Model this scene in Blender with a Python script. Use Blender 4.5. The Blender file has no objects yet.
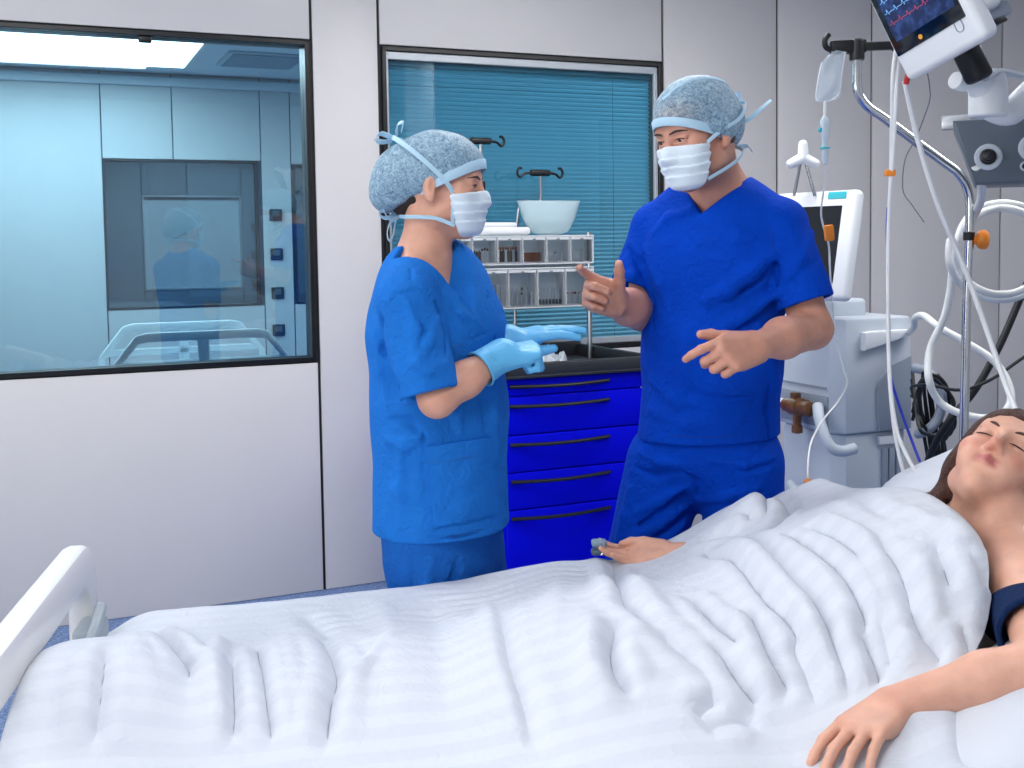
import bpy, bmesh, math, random
import numpy as np
from mathutils import Vector, Matrix

# ------------------------------------------------------------------ camera, world, lights
SC = bpy.context.scene
COL = SC.collection
F_PX, PY0, CAM_H = 1100.0, 314.0, 1.46
PITCH = math.atan(F_PX / 18100.0)
ROLL = math.atan(265.0 / 18100.0)
_f = np.array([0, math.cos(PITCH), -math.sin(PITCH)])
_u0 = np.array([0, math.sin(PITCH), math.cos(PITCH)])
_r0 = np.array([1.0, 0, 0])
CR = math.cos(ROLL) * _r0 - math.sin(ROLL) * _u0
CU = math.cos(ROLL) * _u0 + math.sin(ROLL) * _r0
CF = _f
CAM = np.array([0, 0, CAM_H])
cd = bpy.data.cameras.new('camera')
cd.sensor_width = 36.0
cd.lens = F_PX / 1024 * 36.0
cd.shift_y = -(384 - PY0) / 1024.0
cd.clip_start = 0.05
cam = bpy.data.objects.new('camera', cd)
COL.objects.link(cam)
m = Matrix.Identity(4)
for i in range(3):
    m[i][0], m[i][1], m[i][2], m[i][3] = CR[i], CU[i], -CF[i], CAM[i]
cam.matrix_world = m
SC.camera = cam

SC.view_settings.view_transform = 'Standard'
SC.view_settings.look = 'None'
SC.view_settings.gamma = 1
SC.view_settings.use_curve_mapping = False
SC.view_settings.exposure = -0.80

world = bpy.data.worlds.new('world')
SC.world = world
world.use_nodes = True
world.node_tree.nodes['Background'].inputs[0].default_value = (0.75, 0.85, 1.0, 1)
world.node_tree.nodes['Background'].inputs[1].default_value = 0.4

WA = math.radians(23.5)                       # direction of the long back wall
WW = np.array([math.cos(WA), math.sin(WA), 0])
WN = np.array([math.sin(WA), -math.cos(WA), 0])
WO = np.array([-.8216, 4.651, 0])
CEIL = 2.9


def WP(t, off, z):
    """point t along the back wall, off metres in front of it, at height z"""
    return WO + WW * t + WN * off + np.array([0, 0, z])


def area(name, t, off, z, sx, sy, power, col=(1, 1, 1), rotx=0.0, yaw=0.0):
    l = bpy.data.lights.new(name, 'AREA')
    l.shape = 'RECTANGLE'
    l.size, l.size_y, l.energy, l.color = sx, sy, power, col
    o = bpy.data.objects.new(name, l)
    COL.objects.link(o)
    o.location = WP(t, off, z)
    o.rotation_euler = (rotx, 0, WA + yaw)
    return o


# unseen ceiling panels, all after the first added for brightness: (t, off, size t, size off, watts)
LUMS = [(-1.2, 4.0, 1.9, 0.62, 12), (-1.3, 1.6, 1.25, 0.62, 11), (0.8, 1.5, 1.25, 0.62, 22), (2.4, 2.6, 1.25, 0.62, 30)]
for i, (t, o_, sx, sy, pw) in enumerate(LUMS):
    area('unseen_panel_light', t, o_, CEIL - 0.035, sx, sy, pw, (1.0, 0.985, 0.96))
area('next_room_fill_light', -1.0, -2.35, 2.64, 1.7, 1.1, 68, (0.96, 0.99, 1.0))  # added panel, sized to give the bright glow in the left pane
area('next_room_fill_light', 2.3, -1.2, 2.64, 1.2, 0.6, 150, (0.96, 0.99, 1.0))  # hidden lamp added to brighten the blind and the room behind it
area('far_room_light', 0.3, -5.2, 2.64, 1.2, 0.6, 260, (1, 0.98, 0.95))
# area lamp for the light from the left, inside an added, unseen window
dl = area('left_side_light', -4.36, 3.2, 1.72, 2.9, 1.6, 125, (1.0, 0.985, 0.965))
dl.rotation_euler = (math.pi / 2, 0, WA - math.pi / 2)


# ------------------------------------------------------------------ helpers
def cam_ray(x, y):
    return CF + CR * (x - 512) / F_PX + CU * (PY0 - y) / F_PX


def P(x, y, Y):
    """real position of a feature of the photograph that stands Y metres away"""
    d = cam_ray(x, y)
    return CAM + d * (Y / d[1])


def srgb(c):
    if isinstance(c, str):
        c = [int(c[i:i + 2], 16) / 255 for i in (0, 2, 4)]
    return tuple(((v / 12.92) if v <= .04045 else ((v + .055) / 1.055) ** 2.4) for v in c)


MATS = {}


def mat(name, col=None, rough=.5, metal=0., spec=.5, bump=0., bscale=60., var=0., vscale=8., emit=None, estr=1., sss=0., coat=0., sheen=0., alpha=1., trans=0., bdist=.01):
    if name in MATS:
        return MATS[name]
    m = bpy.data.materials.new(name)
    m.use_nodes = True
    nt = m.node_tree
    b = nt.nodes['Principled BSDF']
    rgb = srgb(col) + (1,)
    b.inputs['Base Color'].default_value = rgb
    b.inputs['Roughness'].default_value = rough
    b.inputs['Metallic'].default_value = metal
    b.inputs['Specular IOR Level'].default_value = spec
    if sss:
        b.inputs['Subsurface Weight'].default_value = sss
        b.inputs['Subsurface Radius'].default_value = (.012, .005, .003)
        b.inputs['Subsurface Scale'].default_value = 1.0
    if coat:
        b.inputs['Coat Weight'].default_value = coat
        b.inputs['Coat Roughness'].default_value = .1
    if sheen:
        b.inputs['Sheen Weight'].default_value = sheen
    if trans:
        b.inputs['Transmission Weight'].default_value = trans
    b.inputs['Alpha'].default_value = alpha
    if emit:
        b.inputs['Emission Color'].default_value = srgb(emit) + (1,)
        b.inputs['Emission Strength'].default_value = estr
    if bump or var:
        tc = nt.nodes.new('ShaderNodeTexCoord')
        nz = nt.nodes.new('ShaderNodeTexNoise')
        nz.inputs['Detail'].default_value = 6
        if bump:
            nz.inputs['Scale'].default_value = bscale
            nt.links.new(tc.outputs['Object'], nz.inputs['Vector'])
            bp = nt.nodes.new('ShaderNodeBump')
            bp.inputs['Strength'].default_value = bump
            bp.inputs['Distance'].default_value = bdist
            nt.links.new(nz.outputs['Fac'], bp.inputs['Height'])
            nt.links.new(bp.outputs['Normal'], b.inputs['Normal'])
        if var:
            n2 = nt.nodes.new('ShaderNodeTexNoise')
            n2.inputs['Scale'].default_value = vscale
            n2.inputs['Detail'].default_value = 5
            nt.links.new(tc.outputs['Object'], n2.inputs['Vector'])
            mr = nt.nodes.new('ShaderNodeMapRange')
            mr.inputs['From Min'].default_value = .3
            mr.inputs['From Max'].default_value = .7
            mr.inputs['To Min'].default_value = 1 - var
            mr.inputs['To Max'].default_value = 1 + var
            nt.links.new(n2.outputs['Fac'], mr.inputs['Value'])
            vm = nt.nodes.new('ShaderNodeVectorMath')
            vm.operation = 'SCALE'
            vm.inputs[0].default_value = rgb[:3]
            nt.links.new(mr.outputs['Result'], vm.inputs['Scale'])
            nt.links.new(vm.outputs['Vector'], b.inputs['Base Color'])
    MATS[name] = m
    return m


def glass_mat(name, tint, refl=.06, rough=0.0):
    """thin sheet glass or film: tinted see-through plus a Fresnel reflection"""
    if name in MATS:
        return MATS[name]
    m = bpy.data.materials.new(name)
    m.use_nodes = True
    nt = m.node_tree
    for n_ in list(nt.nodes):
        nt.nodes.remove(n_)
    out = nt.nodes.new('ShaderNodeOutputMaterial')
    tr = nt.nodes.new('ShaderNodeBsdfTransparent')
    tr.inputs[0].default_value = srgb(tint) + (1,)
    gl = nt.nodes.new('ShaderNodeBsdfGlossy')
    gl.inputs['Roughness'].default_value = rough
    fr = nt.nodes.new('ShaderNodeFresnel')
    fr.inputs[0].default_value = 1.52
    ad = nt.nodes.new('ShaderNodeMath')
    ad.operation = 'ADD'
    ad.inputs[1].default_value = refl
    mx = nt.nodes.new('ShaderNodeMixShader')
    nt.links.new(fr.outputs[0], ad.inputs[0])
    nt.links.new(ad.outputs[0], mx.inputs[0])
    nt.links.new(tr.outputs[0], mx.inputs[1])
    nt.links.new(gl.outputs[0], mx.inputs[2])
    nt.links.new(mx.outputs[0], out.inputs[0])
    MATS[name] = m
    return m


def tag(o, label=None, cat=None, group=None, kind=None):
    if label:
        o['label'] = label
    if cat:
        o['category'] = cat
    if group:
        o['group'] = group
    if kind:
        o['kind'] = kind
    return o


def thing(name, loc, label=None, cat=None, group=None, kind=None):
    o = bpy.data.objects.new(name, None)
    COL.objects.link(o)
    o.location = [float(v) for v in loc]
    o.empty_display_size = .05
    return tag(o, label, cat, group, kind)


def world_loc(o):
    l = Vector(o.location)
    while o.parent:
        o = o.parent
        l = l + Vector(o.location)
    return l


def add(name, V, Fc, material, parent=None, smooth=False, sharp=None, loc=None):
    """one mesh object from WORLD coordinates; origin at its parent's base (or its own centre)"""
    V = np.asarray(V, dtype=np.float64)
    if parent is not None:
        off = np.array(world_loc(parent))
        own = np.zeros(3)
    else:
        own = np.array([(V[:, 0].min() + V[:, 0].max()) / 2, (V[:, 1].min() + V[:, 1].max()) / 2, V[:, 2].min()]) if loc is None else np.array(loc)
        off = own
    me = bpy.data.meshes.new(name)
    me.from_pydata((V - off).tolist(), [], [list(map(int, f)) for f in Fc])
    if smooth:
        me.polygons.foreach_set('use_smooth', [True] * len(me.polygons))
    me.update()
    if sharp is not None:
        try:
            me.set_sharp_from_angle(angle=sharp)
        except Exception:
            pass
    o = bpy.data.objects.new(name, me)
    COL.objects.link(o)
    if parent is not None:
        o.parent = parent
    else:
        o.location = [float(v) for v in own]
    if material is not None:
        me.materials.append(material)
    return o


class MB:
    """collects shapes (world coordinates) for ONE mesh"""

    def __init__(self):
        self.v = []
        self.f = []

    def raw(self, V, Fc):
        n = len(self.v)
        self.v += [tuple(map(float, p)) for p in V]
        self.f += [[i + n for i in f] for f in Fc]
        return self

    def box(self, c, s, ax=None, bevel=0.004, seg=2):
        bm = bmesh.new()
        bmesh.ops.create_cube(bm, size=1)
        for v in bm.verts:
            v.co = Vector((v.co.x * s[0], v.co.y * s[1], v.co.z * s[2]))
        if bevel > 0:
            bevel = min(bevel, .49 * min(s))
            bmesh.ops.bevel(bm, geom=bm.edges[:] + bm.verts[:], offset=bevel, segments=seg, affect='EDGES', profile=.5)
        bm.verts.index_update()
        A = np.eye(3) if ax is None else np.array(ax)
        co = np.array([v.co[:] for v in bm.verts]) @ A + np.asarray(c)
        self.raw(co, [[v.index for v in f.verts] for f in bm.faces])
        bm.free()
        return self

    def tube(self, pts, r, n=10, smooth_path=True, res=6, cap=True, flat=None):
        pts = [np.asarray(p, float) for p in pts]
        rr = r if hasattr(r, '__len__') else [r] * len(pts)
        if smooth_path and len(pts) > 2:
            pts, rr = catmull(pts, rr, res)
        pts = np.array(pts)
        T = np.gradient(pts, axis=0)
        T /= np.linalg.norm(T, axis=1)[:, None] + 1e-12
        ref = np.array([0, 0, 1.]) if abs(T[0][2]) < .9 else np.array([1., 0, 0])
        Nn = np.cross(T[0], ref)
        Nn /= np.linalg.norm(Nn)
        V, Fc = [], []
        for i in range(len(pts)):
            Nn = Nn - T[i] * (Nn @ T[i])
            Nn /= np.linalg.norm(Nn) + 1e-12
            B = np.cross(T[i], Nn)
            for k in range(n):
                a = 2 * math.pi * k / n
                V.append(pts[i] + rr[i] * (math.cos(a) * Nn + math.sin(a) * B))
            if i:
                for k in range(n):
                    k2 = (k + 1) % n
                    Fc.append([(i - 1) * n + k, (i - 1) * n + k2, i * n + k2, i * n + k])
        if cap:
            Fc.append(list(range(n))[::-1])
            Fc.append([(len(pts) - 1) * n + k for k in range(n)])
        return self.raw(V, Fc)

    def ribbon(self, pts, width, thick, nrm, res=6):
        """flat strap along pts; nrm = list of outward normals"""
        pts = [np.asarray(p, float) for p in pts]
        N0 = [np.asarray(q, float) for q in nrm]
        p2, _ = catmull(pts, [0] * len(pts), res)
        n2, _ = catmull(N0, [0] * len(pts), res)
        p2, n2 = np.array(p2), np.array(n2)
        T = np.gradient(p2, axis=0)
        T /= np.linalg.norm(T, axis=1)[:, None] + 1e-9
        V, Fc = [], []
        for i in range(len(p2)):
            nn = n2[i] - T[i] * (n2[i] @ T[i])
            nn /= np.linalg.norm(nn) + 1e-9
            b = np.cross(T[i], nn)
            for (a, c) in ((-1, 0), (-.8, 1), (.8, 1), (1, 0), (.8, -1), (-.8, -1)):
                V.append(p2[i] + b * a * width / 2 + nn * c * thick / 2)
            if i:
                for k in range(6):
                    k2 = (k + 1) % 6
                    Fc.append([(i - 1) * 6 + k, (i - 1) * 6 + k2, i * 6 + k2, i * 6 + k])
        Fc.append([5, 4, 3, 2, 1, 0])
        Fc.append([(len(p2) - 1) * 6 + k for k in range(6)])
        return self.raw(V, Fc)

    def lathe(self, base, axis, prof, n=20):
        """prof: list of (radius, height along axis)"""
        axis = np.asarray(axis, float)
        axis /= np.linalg.norm(axis)
        ref = np.array([0, 0, 1.]) if abs(axis[2]) < .9 else np.array([1., 0, 0])
        a1 = np.cross(axis, ref)
        a1 /= np.linalg.norm(a1)
        a2 = np.cross(axis, a1)
        V, Fc = [], []
        for (r, h) in prof:
            for k in range(n):
                a = 2 * math.pi * k / n
                V.append(np.asarray(base) + axis * h + max(r, 1e-5) * (math.cos(a) * a1 + math.sin(a) * a2))
        for i in range(1, len(prof)):
            for k in range(n):
                k2 = (k + 1) % n
                Fc.append([(i - 1) * n + k, (i - 1) * n + k2, i * n + k2, i * n + k])
        Fc.append(list(range(n))[::-1])
        Fc.append([(len(prof) - 1) * n + k for k in range(n)])
        return self.raw(V, Fc)

    def prism(self, poly, depth, o, ax, ay, bevel=0.0):
        """polygon (2D, ccw) in the plane o + x ax + y ay, extruded by depth along ax x ay (centred)"""
        o, ax, ay = map(lambda q: np.asarray(q, float), (o, ax, ay))
        az = np.cross(ax, ay)
        bm = bmesh.new()
        vs = [bm.verts.new((x, y, -depth / 2)) for x, y in poly]
        f = bm.faces.new(vs)
        r = bmesh.ops.extrude_face_region(bm, geom=[f])
        for e in r['geom']:
            if isinstance(e, bmesh.types.BMVert):
                e.co.z = depth / 2
        bmesh.ops.recalc_face_normals(bm, faces=bm.faces[:])
        if bevel:
            ed = [e for e in bm.edges if abs(e.verts[0].co.z - e.verts[1].co.z) < 1e-6]
            bmesh.ops.bevel(bm, geom=ed, offset=bevel, segments=2, affect='EDGES', profile=.5)
        bm.verts.index_update()
        V = [o + ax * v.co.x + ay * v.co.y + az * v.co.z for v in bm.verts]
        self.raw(V, [[v.index for v in q.verts] for q in bm.faces])
        bm.free()
        return self

    def build(self, name, material, parent=None, smooth=True, sharp=math.radians(35)):
        return add(name, self.v, self.f, material, parent, smooth, sharp if smooth else None)


def catmull(pts, rr, res):
    out, ro = [], []
    n = len(pts)
    for i in range(n - 1):
        p0, p1, p2, p3 = pts[max(i - 1, 0)], pts[i], pts[i + 1], pts[min(i + 2, n - 1)]
        for k in range(res):
            t = k / res
            out.append(.5 * ((2 * p1) + (p2 - p0) * t + (2 * p0 - 5 * p1 + 4 * p2 - p3) * t * t + (3 * p1 - p0 - 3 * p2 + p3) * t ** 3))
            ro.append(rr[i] + (rr[i + 1] - rr[i]) * t)
    out.append(pts[-1])
    ro.append(rr[-1])
    return out, ro


def rrect(w, h, r, n=5, x0=0., y0=0.):
    pts = []
    for (cx, cy, a0) in ((w / 2 - r, h / 2 - r, 0), (-w / 2 + r, h / 2 - r, 90), (-w / 2 + r, -h / 2 + r, 180), (w / 2 - r, -h / 2 + r, 270)):
        for k in range(n + 1):
            a = math.radians(a0 + 90 * k / n)
            pts.append((x0 + cx + r * math.cos(a), y0 + cy + r * math.sin(a)))
    return pts


AXW = np.array([WW, -WN, [0, 0, 1.]])          # box axes aligned with the back wall


def wbox(mb, t0, t1, o0, o1, z0, z1, bevel=.003, seg=1):
    c = WP((t0 + t1) / 2, (o0 + o1) / 2, (z0 + z1) / 2)
    return mb.box(c, (abs(t1 - t0), abs(o1 - o0), abs(z1 - z0)), AXW, bevel, seg)


def struct(name, mb, material, parent=None, **k):
    o = mb.build(name, material, parent, **k)
    if parent is None:
        o['kind'] = 'structure'
    return o


# ------------------------------------------------------------------ materials
M_wall = mat('wall_panel_grey', 'd6d3d3', .42, var=.015, vscale=3, bump=.02, bscale=200)
M_wallcore = mat('dark_joint', '15161a', .6)
M_white = mat('white_paint', 'e6e6e4', .6, var=.02)
M_black = mat('black_frame', '0b0c10', .35)
M_frame = mat('window_frame_grey', 'b4bac0', .4, metal=.3)
M_glass = glass_mat('tinted_window_glass', 'c8dde4', .045)
M_glass2 = glass_mat('teal_window_glass', 'c0e2ec', .03)
M_plastic = mat('white_plastic', 'e8ebee', .35, coat=.2, var=.01)
M_plastic2 = mat('pale_grey_plastic', 'c3ccd6', .4, var=.015)
M_plastic3 = mat('mid_grey_plastic', '8d98a6', .45, var=.02)
M_dkgrey = mat('slate_grey_metal', '56616d', .4, metal=.25, var=.03)
M_blackp = mat('black_plastic', '101114', .4)
M_chrome = mat('chrome_steel', 'd0d2d4', .12, metal=1.)
M_steel = mat('brushed_steel', 'a9adb2', .3, metal=1.)
M_orange = mat('orange_plastic', 'f08a28', .4)
M_red = mat('red_plastic', 'c02a2a', .4)
M_teal = mat('teal_plastic', '33b9c4', .4)
M_tube = mat('white_tubing', 'e9ebe9', .35)
M_cable = mat('white_cable', 'dfe1e4', .45)
M_blackcable = mat('black_cable', '121317', .5)
M_bluecable = mat('blue_cable', '2237b4', .4)
M_trolley = mat('deep_blue_lacquer', '0106d2', .55, spec=.08, var=.04, vscale=4)
M_tray = mat('black_tray', '23272e', .5, var=.06)
M_clear = glass_mat('clear_plastic', 'fafcfd', .01, .05)
M_bowl = mat('translucent_plastic', 'd3e9ef', .3, alpha=.5, trans=0.)
M_brass = mat('amber_brown_valve', '6b421c', .3, coat=.4, var=.45, vscale=40)
M_mattress = mat('mattress_white', 'e2e7ef', .7, bump=.1, bscale=30)


def milky_mat(name, col):
    m = mat(name, col, .4)
    nt = m.node_tree
    b = nt.nodes['Principled BSDF']
    out = nt.nodes['Material Output']
    tl_ = nt.nodes.new('ShaderNodeBsdfTranslucent')
    tl_.inputs[0].default_value = srgb(col) + (1,)
    mx = nt.nodes.new('ShaderNodeMixShader')
    mx.inputs[0].default_value = .5
    nt.links.new(b.outputs[0], mx.inputs[1])
    nt.links.new(tl_.outputs[0], mx.inputs[2])
    nt.links.new(mx.outputs[0], out.inputs[0])
    return m


def floor_mat():
    m = mat('blue_speckled_vinyl', '5f7fb2', .45)
    nt = m.node_tree
    b = nt.nodes['Principled BSDF']
    tc = nt.nodes.new('ShaderNodeTexCoord')
    n1 = nt.nodes.new('ShaderNodeTexNoise')
    n1.inputs['Scale'].default_value = 90
    n1.inputs['Detail'].default_value = 8
    nt.links.new(tc.outputs['Object'], n1.inputs['Vector'])
    cr = nt.nodes.new('ShaderNodeValToRGB')
    e = cr.color_ramp.elements
    e[0].position, e[0].color = .35, srgb('3d5b8f') + (1,)
    e[1].position, e[1].color = .68, srgb('8ea9d2') + (1,)
    nt.links.new(n1.outputs['Fac'], cr.inputs['Fac'])
    nt.links.new(cr.outputs['Color'], b.inputs['Base Color'])
    return m


# ------------------------------------------------------------------ room shell
T0, T1, OFF1 = -4.4, 4.8, 6.4
struct('floor', wbox(MB(), T0 - .1, T1 + .1, -8.0, OFF1 + .1, -.1, 0, 0), floor_mat(), smooth=False)
struct('ceiling', wbox(MB(), T0, T1, -.1, OFF1, CEIL, CEIL + .1, 0), M_white, smooth=False)
mbw = MB()                                     # left wall with an opening for the added window
for a in ((-.1, 1.7, 0, CEIL), (4.7, OFF1, 0, CEIL), (1.7, 4.7, 0, .88), (1.7, 4.7, 2.56, CEIL)):
    wbox(mbw, T0 - .1, T0, a[0], a[1], a[2], a[3], 0)
struct('wall_left', mbw, M_white, smooth=False)
struct('wall_right', wbox(MB(), T1, T1 + .1, -.1, OFF1, 0, CEIL, 0), M_wall, smooth=False)
struct('wall_front', wbox(MB(), T0, T1, OFF1, OFF1 + .1, 0, CEIL, 0), M_white, smooth=False)
w6 = thing('window_added', WP(T0 - .05, 3.2, .88), kind='structure')  # unseen window, added as the source of the light from the left
mbw = MB()
for (a, b, c, d) in ((1.7, 4.7, 2.5, 2.56), (1.7, 4.7, .88, .94), (1.7, 1.76, .88, 2.56), (4.64, 4.7, .88, 2.56), (3.17, 3.23, .88, 2.56)):
    wbox(mbw, T0 - .09, T0 - .01, a, b, c, d, .004)
mbw.build('frame', M_white, w6)
for (a, b) in ((1.76, 3.17), (3.23, 4.64)):
    wbox(MB(), T0 - .055, T0 - .05, a, b, .94, 2.5, 0).build('pane', M_clear, w6, smooth=False)
for (t, o_, sx, sy, pw) in LUMS:
    r = thing('ceiling_light', WP(t, o_, CEIL), 'flat white-framed ceiling panel light out of view, placed to light the room', 'ceiling light', 'ceiling panel lights of the treatment room')
    wbox(MB(), t - sx / 2 - .03, t + sx / 2 + .03, o_ - sy / 2 - .03, o_ + sy / 2 + .03, CEIL - .03, CEIL - .001, .004).build('frame', M_white, r)
    wbox(MB(), t - sx / 2, t + sx / 2, o_ - sy / 2, o_ + sy / 2, CEIL - .034, CEIL - .028, 0).build('diffuser', mat('lit_diffuser', 'ffffff', .5, emit='ffffff', estr=14.0), r, smooth=False)

# back wall: dark core with panels standing proud of it
JT = [-1.80, 0.0, .292, 1.703, 2.37, 2.975, 3.9]
Z1, Z2 = .99, 2.33
mbc = MB()
for (a, b, z0, z1) in ((T0, -1.80, 0, CEIL), (-1.80, -.011, 0, Z1), (-1.80, -.011, Z2, CEIL), (-.011, .305, 0, CEIL), (.305, 1.695, 0, .98), (.305, 1.695, 2.328, CEIL), (1.695, T1, 0, CEIL)):
    wbox(mbc, a, b, -.1, -.012, z0, z1, 0)
wall = struct('wall_back', mbc, M_wallcore, smooth=False)
g = .0062
PAN = [(T0, -1.80, 0, CEIL), (-1.80, 0, 0, Z1 - .006), (-1.80, 0, Z2 + .006, CEIL), (0, .292, 0, CEIL), (.292, 1.703, 0, .974), (.292, 1.703, 2.334, CEIL),
       (1.703, 2.37, 0, CEIL), (2.37, 2.975, 0, CEIL), (2.975, 3.9, 0, CEIL), (3.9, T1, 0, CEIL)]
for (a, b, z0, z1) in PAN:
    wbox(MB(), a + g, b - g, -.013, 0, z0 + .002, z1 - .002, .0025, 2).build('wall_panel', M_wall, wall)


def window(name, t0, t1, z0, z1, gmat, inner):
    w_ = thing(name, WP((t0 + t1) / 2, -.05, z0), kind='structure')
    fr = MB()
    fw = .018
    for (a, b, c, d) in ((t0, t1, z1 - fw, z1), (t0, t1, z0, z0 + fw), (t0, t0 + fw, z0, z1), (t1 - fw, t1, z0, z1)):
        wbox(fr, a, b, -.1, .006, c, d, .002)
    fr.build('frame', M_black, w_)
    wbox(MB(), t0 + fw, t1 - fw, -.032, -.026, z0 + fw, z1 - fw, 0).build('pane', gmat, w_, smooth=False)
    if inner:
        f2 = MB()
        for (a, b, c, d) in ((t0 + fw, t1 - fw, z1 - fw - .035, z1 - fw), (t0 + fw, t1 - fw, z0 + fw, z0 + fw + .03), (t0 + fw, t0 + fw + .013, z0 + fw, z1 - fw), (t1 - fw - .02, t1 - fw, z0 + fw, z1 - fw)):
            wbox(f2, a, b, -.024, -.006, c, d, .003)
        f2.build('inner_frame', M_frame, w_)
    return w_


w1 = window('window_1', -1.80, -.011, Z1, Z2, M_glass, False)
MB().box(WP(-.66, -.015, 2.30), (.05, .02, .028), AXW, .006).build('stop_block', M_black, w1)
w2 = window('window_2', .305, 1.695, .98, 2.328, M_glass2, True)

# venetian blind behind the second pane: every slat its own piece
bl = thing('venetian_blind', WP(1.0, -.055, 1.0), 'closed teal venetian blind hanging behind the window over the trolley', 'blind')
wbox(MB(), .335, 1.665, -.075, -.042, 2.255, 2.29, .004).build('head_rail', M_frame, bl)
M_slat = mat('slat_aluminium', 'c2e2ec', .45)
slat_me = None
nsl = 62
for i in range(nsl):
    z = 1.02 + (2.245 - 1.02) * i / (nsl - 1)
    if slat_me is None:
        mb = MB()
        prof = [(-.0125, -.001), (0, .0012), (.0125, -.001)]
        tl = math.radians(52)
        V = []
        for tt in (-.655, .655):
            for (a, b) in prof:
                for e in (0, -.0006):
                    yy, zz = a * math.cos(tl) - (b + e) * math.sin(tl), a * math.sin(tl) + (b + e) * math.cos(tl)
                    V.append(WW * tt - WN * yy + np.array([0, 0, zz]))
        Fq = [[0, 2, 8, 6], [2, 4, 10, 8], [1, 7, 9, 3], [3, 9, 11, 5], [0, 6, 7, 1], [4, 5, 11, 10], [0, 1, 3, 2], [2, 3, 5, 4], [6, 8, 9, 7], [8, 10, 11, 9]]
        me = bpy.data.meshes.new('slat')
        me.from_pydata([tuple(q) for q in V], [], Fq)
        me.materials.append(M_slat)
        slat_me = me
    o = bpy.data.objects.new('slat', slat_me)
    COL.objects.link(o)
    o.parent = bl
    o.location = (0, 0, z - 1.0)
for tt in (.55, 1.45):
    MB().tube([WP(tt, -.041, 1.0), WP(tt, -.041, 2.26)], .0012, 6).build('lift_cord', M_frame, bl)

# ------------------------------------------------------------------ the next room, seen through the glass
M_bluewall = mat('pale_blue_panel', 'c4d1d7', .5, var=.02)
M_bluejoint = mat('blue_joint', '3a5870', .6)
AO = -3.4
mb = MB()
for (a, b, z0, z1) in ((T0, -.64, 0, 2.69), (-.64, .405, 0, 1.07), (-.64, .405, 2.1, 2.69), (.405, .66, 0, 2.69), (.66, 1.9, 0, 1.07), (.66, 1.9, 2.08, 2.69), (1.9, T1, 0, 2.69)):
    wbox(mb, a, b, AO - .1, AO - .012, z0, z1, 0)
aw = struct('wall_next_room', mb, M_bluejoint, smooth=False)
for (a, b, z0, z1) in ((T0, -1.9, 0, 2.69), (-1.9, -.64, 0, 2.69), (-.64, -.175, 2.1, 2.69), (-.175, .43, 2.1, 2.69), (-.64, .43, 0, 1.07), (.43, .645, 0, 2.69), (.645, 1.9, 2.08, 2.69), (.645, 1.9, 0, 1.07), (1.9, 2.9, 0, 2.69), (2.9, T1, 0, 2.69)):
    wbox(MB(), a + .004, b - .004, AO - .014, AO, z0 + .003, z1 - .003, .002).build('wall_panel', M_bluewall, aw)
for z in (1.717, 1.435, 1.153, .883):
    s_ = MB()
    wbox(s_, .478, .568, AO + .001, AO + .014, z - .042, z + .042, .004)
    so = s_.build('socket_plate', mat('dark_plate', '2c3b46', .4), aw)
    wbox(MB(), .5, .546, AO + .013, AO + .019, z - .012, z + .03, .002).build('rocker', mat('grey_rocker', '5b6f7a', .4), so)
mb = MB()
wbox(mb, T0, T1, AO - .1, -.1, 2.69, 2.79, 0)
struct('ceiling_next_room', mb, mat('pale_blue_ceiling', 'd3e5ee', .6), smooth=False)
struct('wall_next_left', wbox(MB(), T0 - .1, T0, AO, -.1, 0, 2.69, 0), M_bluewall, smooth=False)
struct('wall_next_right', wbox(MB(), T1, T1 + .1, AO, -.1, 0, 2.69, 0), M_bluewall, smooth=False)
struct('trim_1', wbox(MB(), T0, T1, AO + .001, AO + .05, 2.60, 2.66, .006), mat('pale_cornice', 'd5e8f0', .5), smooth=False)
M_glass3 = glass_mat('smoke_window_glass', 'bcc8d0', .03)


def back_window(name, t0, t1, z0, z1):
    w_ = thing(name, WP((t0 + t1) / 2, AO, z0), kind='structure')
    fr = MB()
    fw = .014
    for (a, b, c, d) in ((t0, t1, z1 - fw, z1), (t0, t1, z0, z0 + fw), (t0, t0 + fw, z0, z1), (t1 - fw, t1, z0, z1)):
        wbox(fr, a, b, AO - .1, AO + .006, c, d, .002)
    fr.build('frame', mat('dark_blue_frame', '26333f', .4), w_)
    wbox(MB(), t0 + fw, t1 - fw, AO - .04, AO - .034, z0 + fw, z1 - fw, 0).build('pane', M_glass3, w_, smooth=False)


back_window('window_3', -.64, .405, 1.07, 2.10)
back_window('window_4', .66, 1.9, 1.07, 2.08)
# third room beyond, grey panelling with one lit window
M_greywall = mat('grey_panel_far', '7f8d99', .6, var=.02)
BO_ = -6.5
mb = MB()
for (a, b, z0, z1) in ((T0, -.12, 0, 2.69), (-.12, .82, 0, 1.09), (-.12, .82, 2.01, 2.69), (.82, T1, 0, 2.69)):
    wbox(mb, a, b, BO_ - .1, BO_ - .01, z0, z1, 0)
fw_ = struct('wall_far_room', mb, M_bluejoint, smooth=False)
for (a, b, z0, z1) in ((T0, -.6, 0, 2.69), (-.6, -.12, 0, 2.69), (-.12, .82, 0, 1.09), (-.12, .3, 2.01, 2.69), (.3, .82, 2.01, 2.69), (.82, 1.1, 0, 2.69), (1.1, T1, 0, 2.69)):
    wbox(MB(), a + .006, b - .006, BO_ - .012, BO_, z0 + .003, z1 - .003, .002).build('wall_panel', M_greywall, fw_)
for z in (1.7, 1.43, 1.15):
    wbox(MB(), .9, .99, BO_ + .001, BO_ + .015, z - .04, z + .04, .004).build('socket_plate', mat('far_plate', '4a5560', .5), fw_)
w5 = thing('window_5', WP(.35, BO_, 1.09), kind='structure')
mb = MB()
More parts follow.
